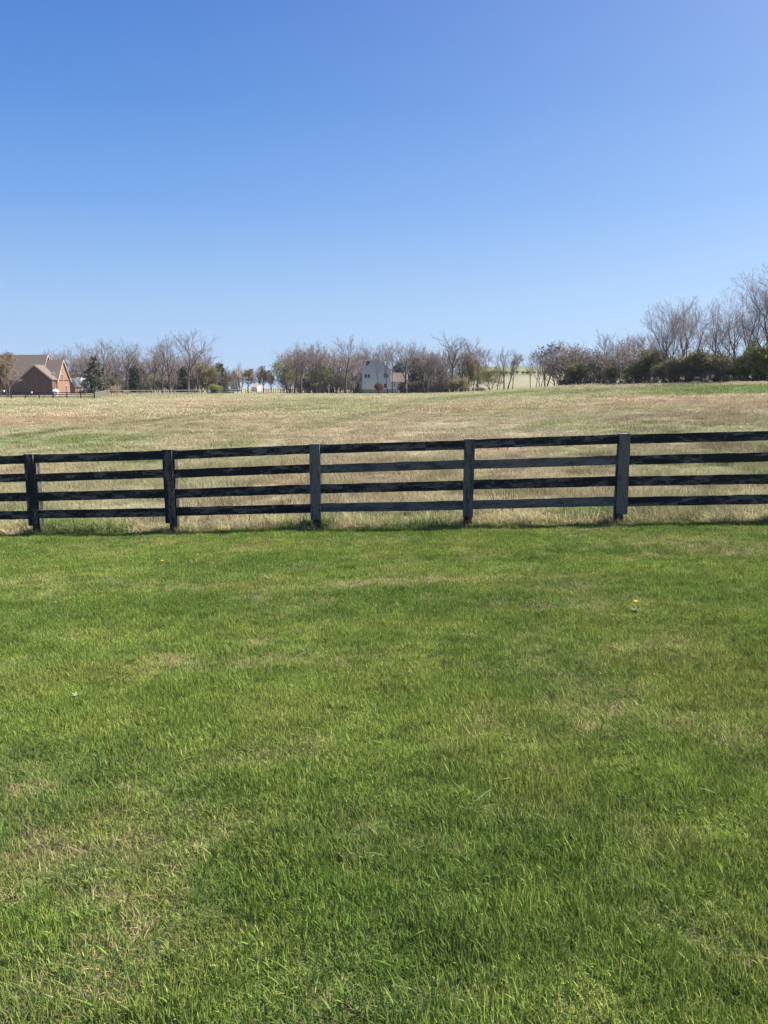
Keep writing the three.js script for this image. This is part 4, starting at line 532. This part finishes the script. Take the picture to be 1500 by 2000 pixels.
[[1398, 604, 110, 'bigD', 0.9, -0.04], [1418, 592, 108, 'bigA', 0.9, 0], [1432, 600, 106, 'bigD', 0.9, 0.03], [1380, 640, 114, 'bareC', 1, -0.02]].forEach(([px, t, D, k, wide, tilt]) => plant(k, 'tall_bare_tree', px, t, D, 'leafless tree between the round crowned clump and the tallest trees', 'tree', 'middle trees of the hedgerow', { wide, tilt }));
[[1452, 562, 103, 'bigC', 0.9, -0.02], [1474, 545, 100, 'bigA', 0.95, 0], [1492, 530, 98, 'bigB', 0.95, 0.01], [1516, 532, 96, 'bigC', 0.95, 0], [1545, 540, 95, 'bigD', 1, 0], [1580, 550, 92, 'bigA', 1, 0]].forEach(([px, t, D, k, wide, tilt]) => plant(k, 'tall_bare_tree', px, t, D, 'very tall leafless tree at the high end of the hedgerow', 'tree', 'tallest trees of the hedgerow', { wide, tilt }));
plant('shrubDark', 'hill_bush', 1003, 705, 428, 'round dark bush alone on the distant hilltop', 'shrub', null, { wide: 0.95 });
[[934, 684, 436], [946, 676, 440], [953, 690, 438], [961, 692, 442], [1012, 688, 436], [1022, 694, 440], [1034, 690, 438], [1048, 684, 440]].forEach(([px, t, D], i) => plant(['sapling', 'lite', 'saplingB'][i % 3], 'hilltop_tree', px, t, D, 'thin leafless tree on the skyline of the distant hill', 'tree', 'thin hilltop trees'));
for (let k = 0; k < 15; k++) plant('liteShrub', 'hedge_bush', 922 + k * 11, 723.5 + (k * 7 % 5) * 0.4, 333 + (k * 5 % 7), 'small dark bush in the hedge line across the distant hill', 'shrub', 'dark bushes of the hill hedge', { wide: 1.5 });
for (let k = 0; k < 26; k++) { const px = 96 + k * 23 + (k * 13 % 9); if (px > 430 && px < 560 && k % 2) continue; plant(['lite', 'liteShrub', 'liteRose', 'liteShrub'][k % 4], 'distant_tree', px, 716 + (k * 7 % 11), 350 + (k * 31 % 60), 'hazy tree in the far distance behind the houses', 'tree', 'hazy distant trees', { wide: 1.2 }); }

// ---------------------------------------------------------------- small plants by the fence and on the lawn
{
  const R = rng(71);
  for (const [px, v, h] of [[352, 0.5, 0.85], [395, 0.7, 0.8], [440, 0.6, 0.75], [478, 0.4, 0.7], [551, 0.4, 0.95], [575, 0.9, 0.85], [1262, 1.1, 0.6], [933, 0.5, 0.75], [975, 0.8, 0.8], [985, 0.9, 0.85], [1002, 0.9, 0.8], [650, 0.5, 0.8], [165, 0.7, 0.5], [275, 0.6, 0.5]]) {
    const B = new Build(), x = acrossAt(px, 12.8), D = fenceD(x) + v, n = 2 + Math.floor(R() * 3);
    for (let k = 0; k < n; k++) { const a = R() * 6.283, l = 0.12 + 0.2 * R(), hh = h * (0.7 + 0.35 * R()), s = V((R() - .5) * .05, -0.02, (R() - .5) * .05), e = V(s.x + Math.cos(a) * l, hh, s.z + Math.sin(a) * l), m = s.clone().lerp(e, 0.5).add(V((R() - .5) * .06, 0.02, 0)); B.tube([s, m, e], [0.0055, 0.0042, 0.0015], 4, [0.13, 0.085, 0.06]); for (let q = 0; q < 4; q++) { const b = m.clone().lerp(e, R()); B.tube([b, b.clone().add(V((R() - .5) * .16, 0.09 * R() + .03, (R() - .5) * .16))], [0.0025, 0.001], 3, [0.15, 0.1, 0.07]); } }
    const g = top('weed_stalk', B.geo(), barkMat, V(x, height(x, D), -D)); tag(g, 'dry brown weed stalks standing just behind the board fence', 'weed', 'dry weed stalks behind the board fence');
  }
  // dandelions
  const stemM = mat(0.2, 0.27, 0.09), yellow = mat(0.78, 0.52, 0.02, 0.7), leafM = mat(0.13, 0.2, 0.05, 0.6);
  const head = new Build(); for (let k = 0; k < 60; k++) { const t = k / 60; head.blade(0, 0, 0, 0.022 * (0.5 + 0.5 * t), 0.005, k * 2.4, 1.6 * t, 0.2, 0, [1, 1, 1], 2); }
  const rosette = new Build(); for (let k = 0; k < 8; k++) rosette.blade(0, 0.012, 0, 0.026, 0.014, k * 0.785 + 0.2, 1.7, 0.9, 0, [1, 1, 1], 4);
  const hg = head.geo(), rg = rosette.geo();
  for (const [px, py, s, lab] of [[1243, 1196, 1.15, 'larger yellow dandelion flower open in the mown lawn'], [318, 1108, 1.0, 'tiny yellow dandelion in the lawn near the second dark fence post']]) {
    const q = hitGround(px, py), d = base('dandelion', V(q.x, height(q.x, -q.z), q.z)); d.scale.setScalar(s); part('stem', new THREE.CylinderGeometry(0.0018, 0.0025, 0.075, 6).translate(0, 0.0375, 0), stemM, d); part('flower', hg, yellow, d).position.y = 0.075; part('leaves', rg, leafM, d); tag(d, lab, 'flower');
  }
  const wl = new Build(); for (let k = 0; k < 6; k++) wl.blade(0, 0.02, 0, 0.026, 0.016, k * 1.05 + 0.3 * (k % 2), 0.9, 0.8, 0, [1, 1, 1], 4);
  const q = hitGround(150, 1366), w = top('broadleaf_weed', wl.geo(), mat(0.28, 0.33, 0.12, 0.8), V(q.x, height(q.x, -q.z), q.z)); tag(w, 'pale green broad leaved weed lying flat in the mown lawn', 'weed');
  const dl = new Build(); for (let k = 0; k < 3; k++) dl.blade(0, 0.045, 0, 0.06, 0.04, k * 2.1, 1.0, 0.6, 0, [1, 1, 1], 4);
  const q2 = hitGround(912, 1865 - 280), w2 = top('long_grass_blade', (() => { const b = new Build(); b.blade(0, 0, 0, 0.1, 0.009, -0.5, 0.8, 0.7, 0, [1, 1, 1], 5); b.blade(0.02, 0, 0.01, 0.075, 0.008, 0.2, 0.9, 0.7, 0, [1, 1, 1], 5); return b.geo(); })(), mat(0.2, 0.26, 0.1, 0.8), V(q2.x, height(q2.x, -q2.z), q2.z)); tag(w2, 'pale broad grass blades leaning out of the lawn', 'grass blade');
}

// ---------------------------------------------------------------- air
scene.fog = new THREE.FogExp2(new THREE.Color().setRGB(0.72, 0.84, 1.0), 0.0001);
{ let tris = 0; scene.traverse(o => { if (o.isMesh && !o.isInstancedMesh) tris += (o.geometry.index ? o.geometry.index.count : o.geometry.attributes.position.count) / 3; }); console.log('triangles', Math.round(tris)); }
renderer.render(scene, camera);
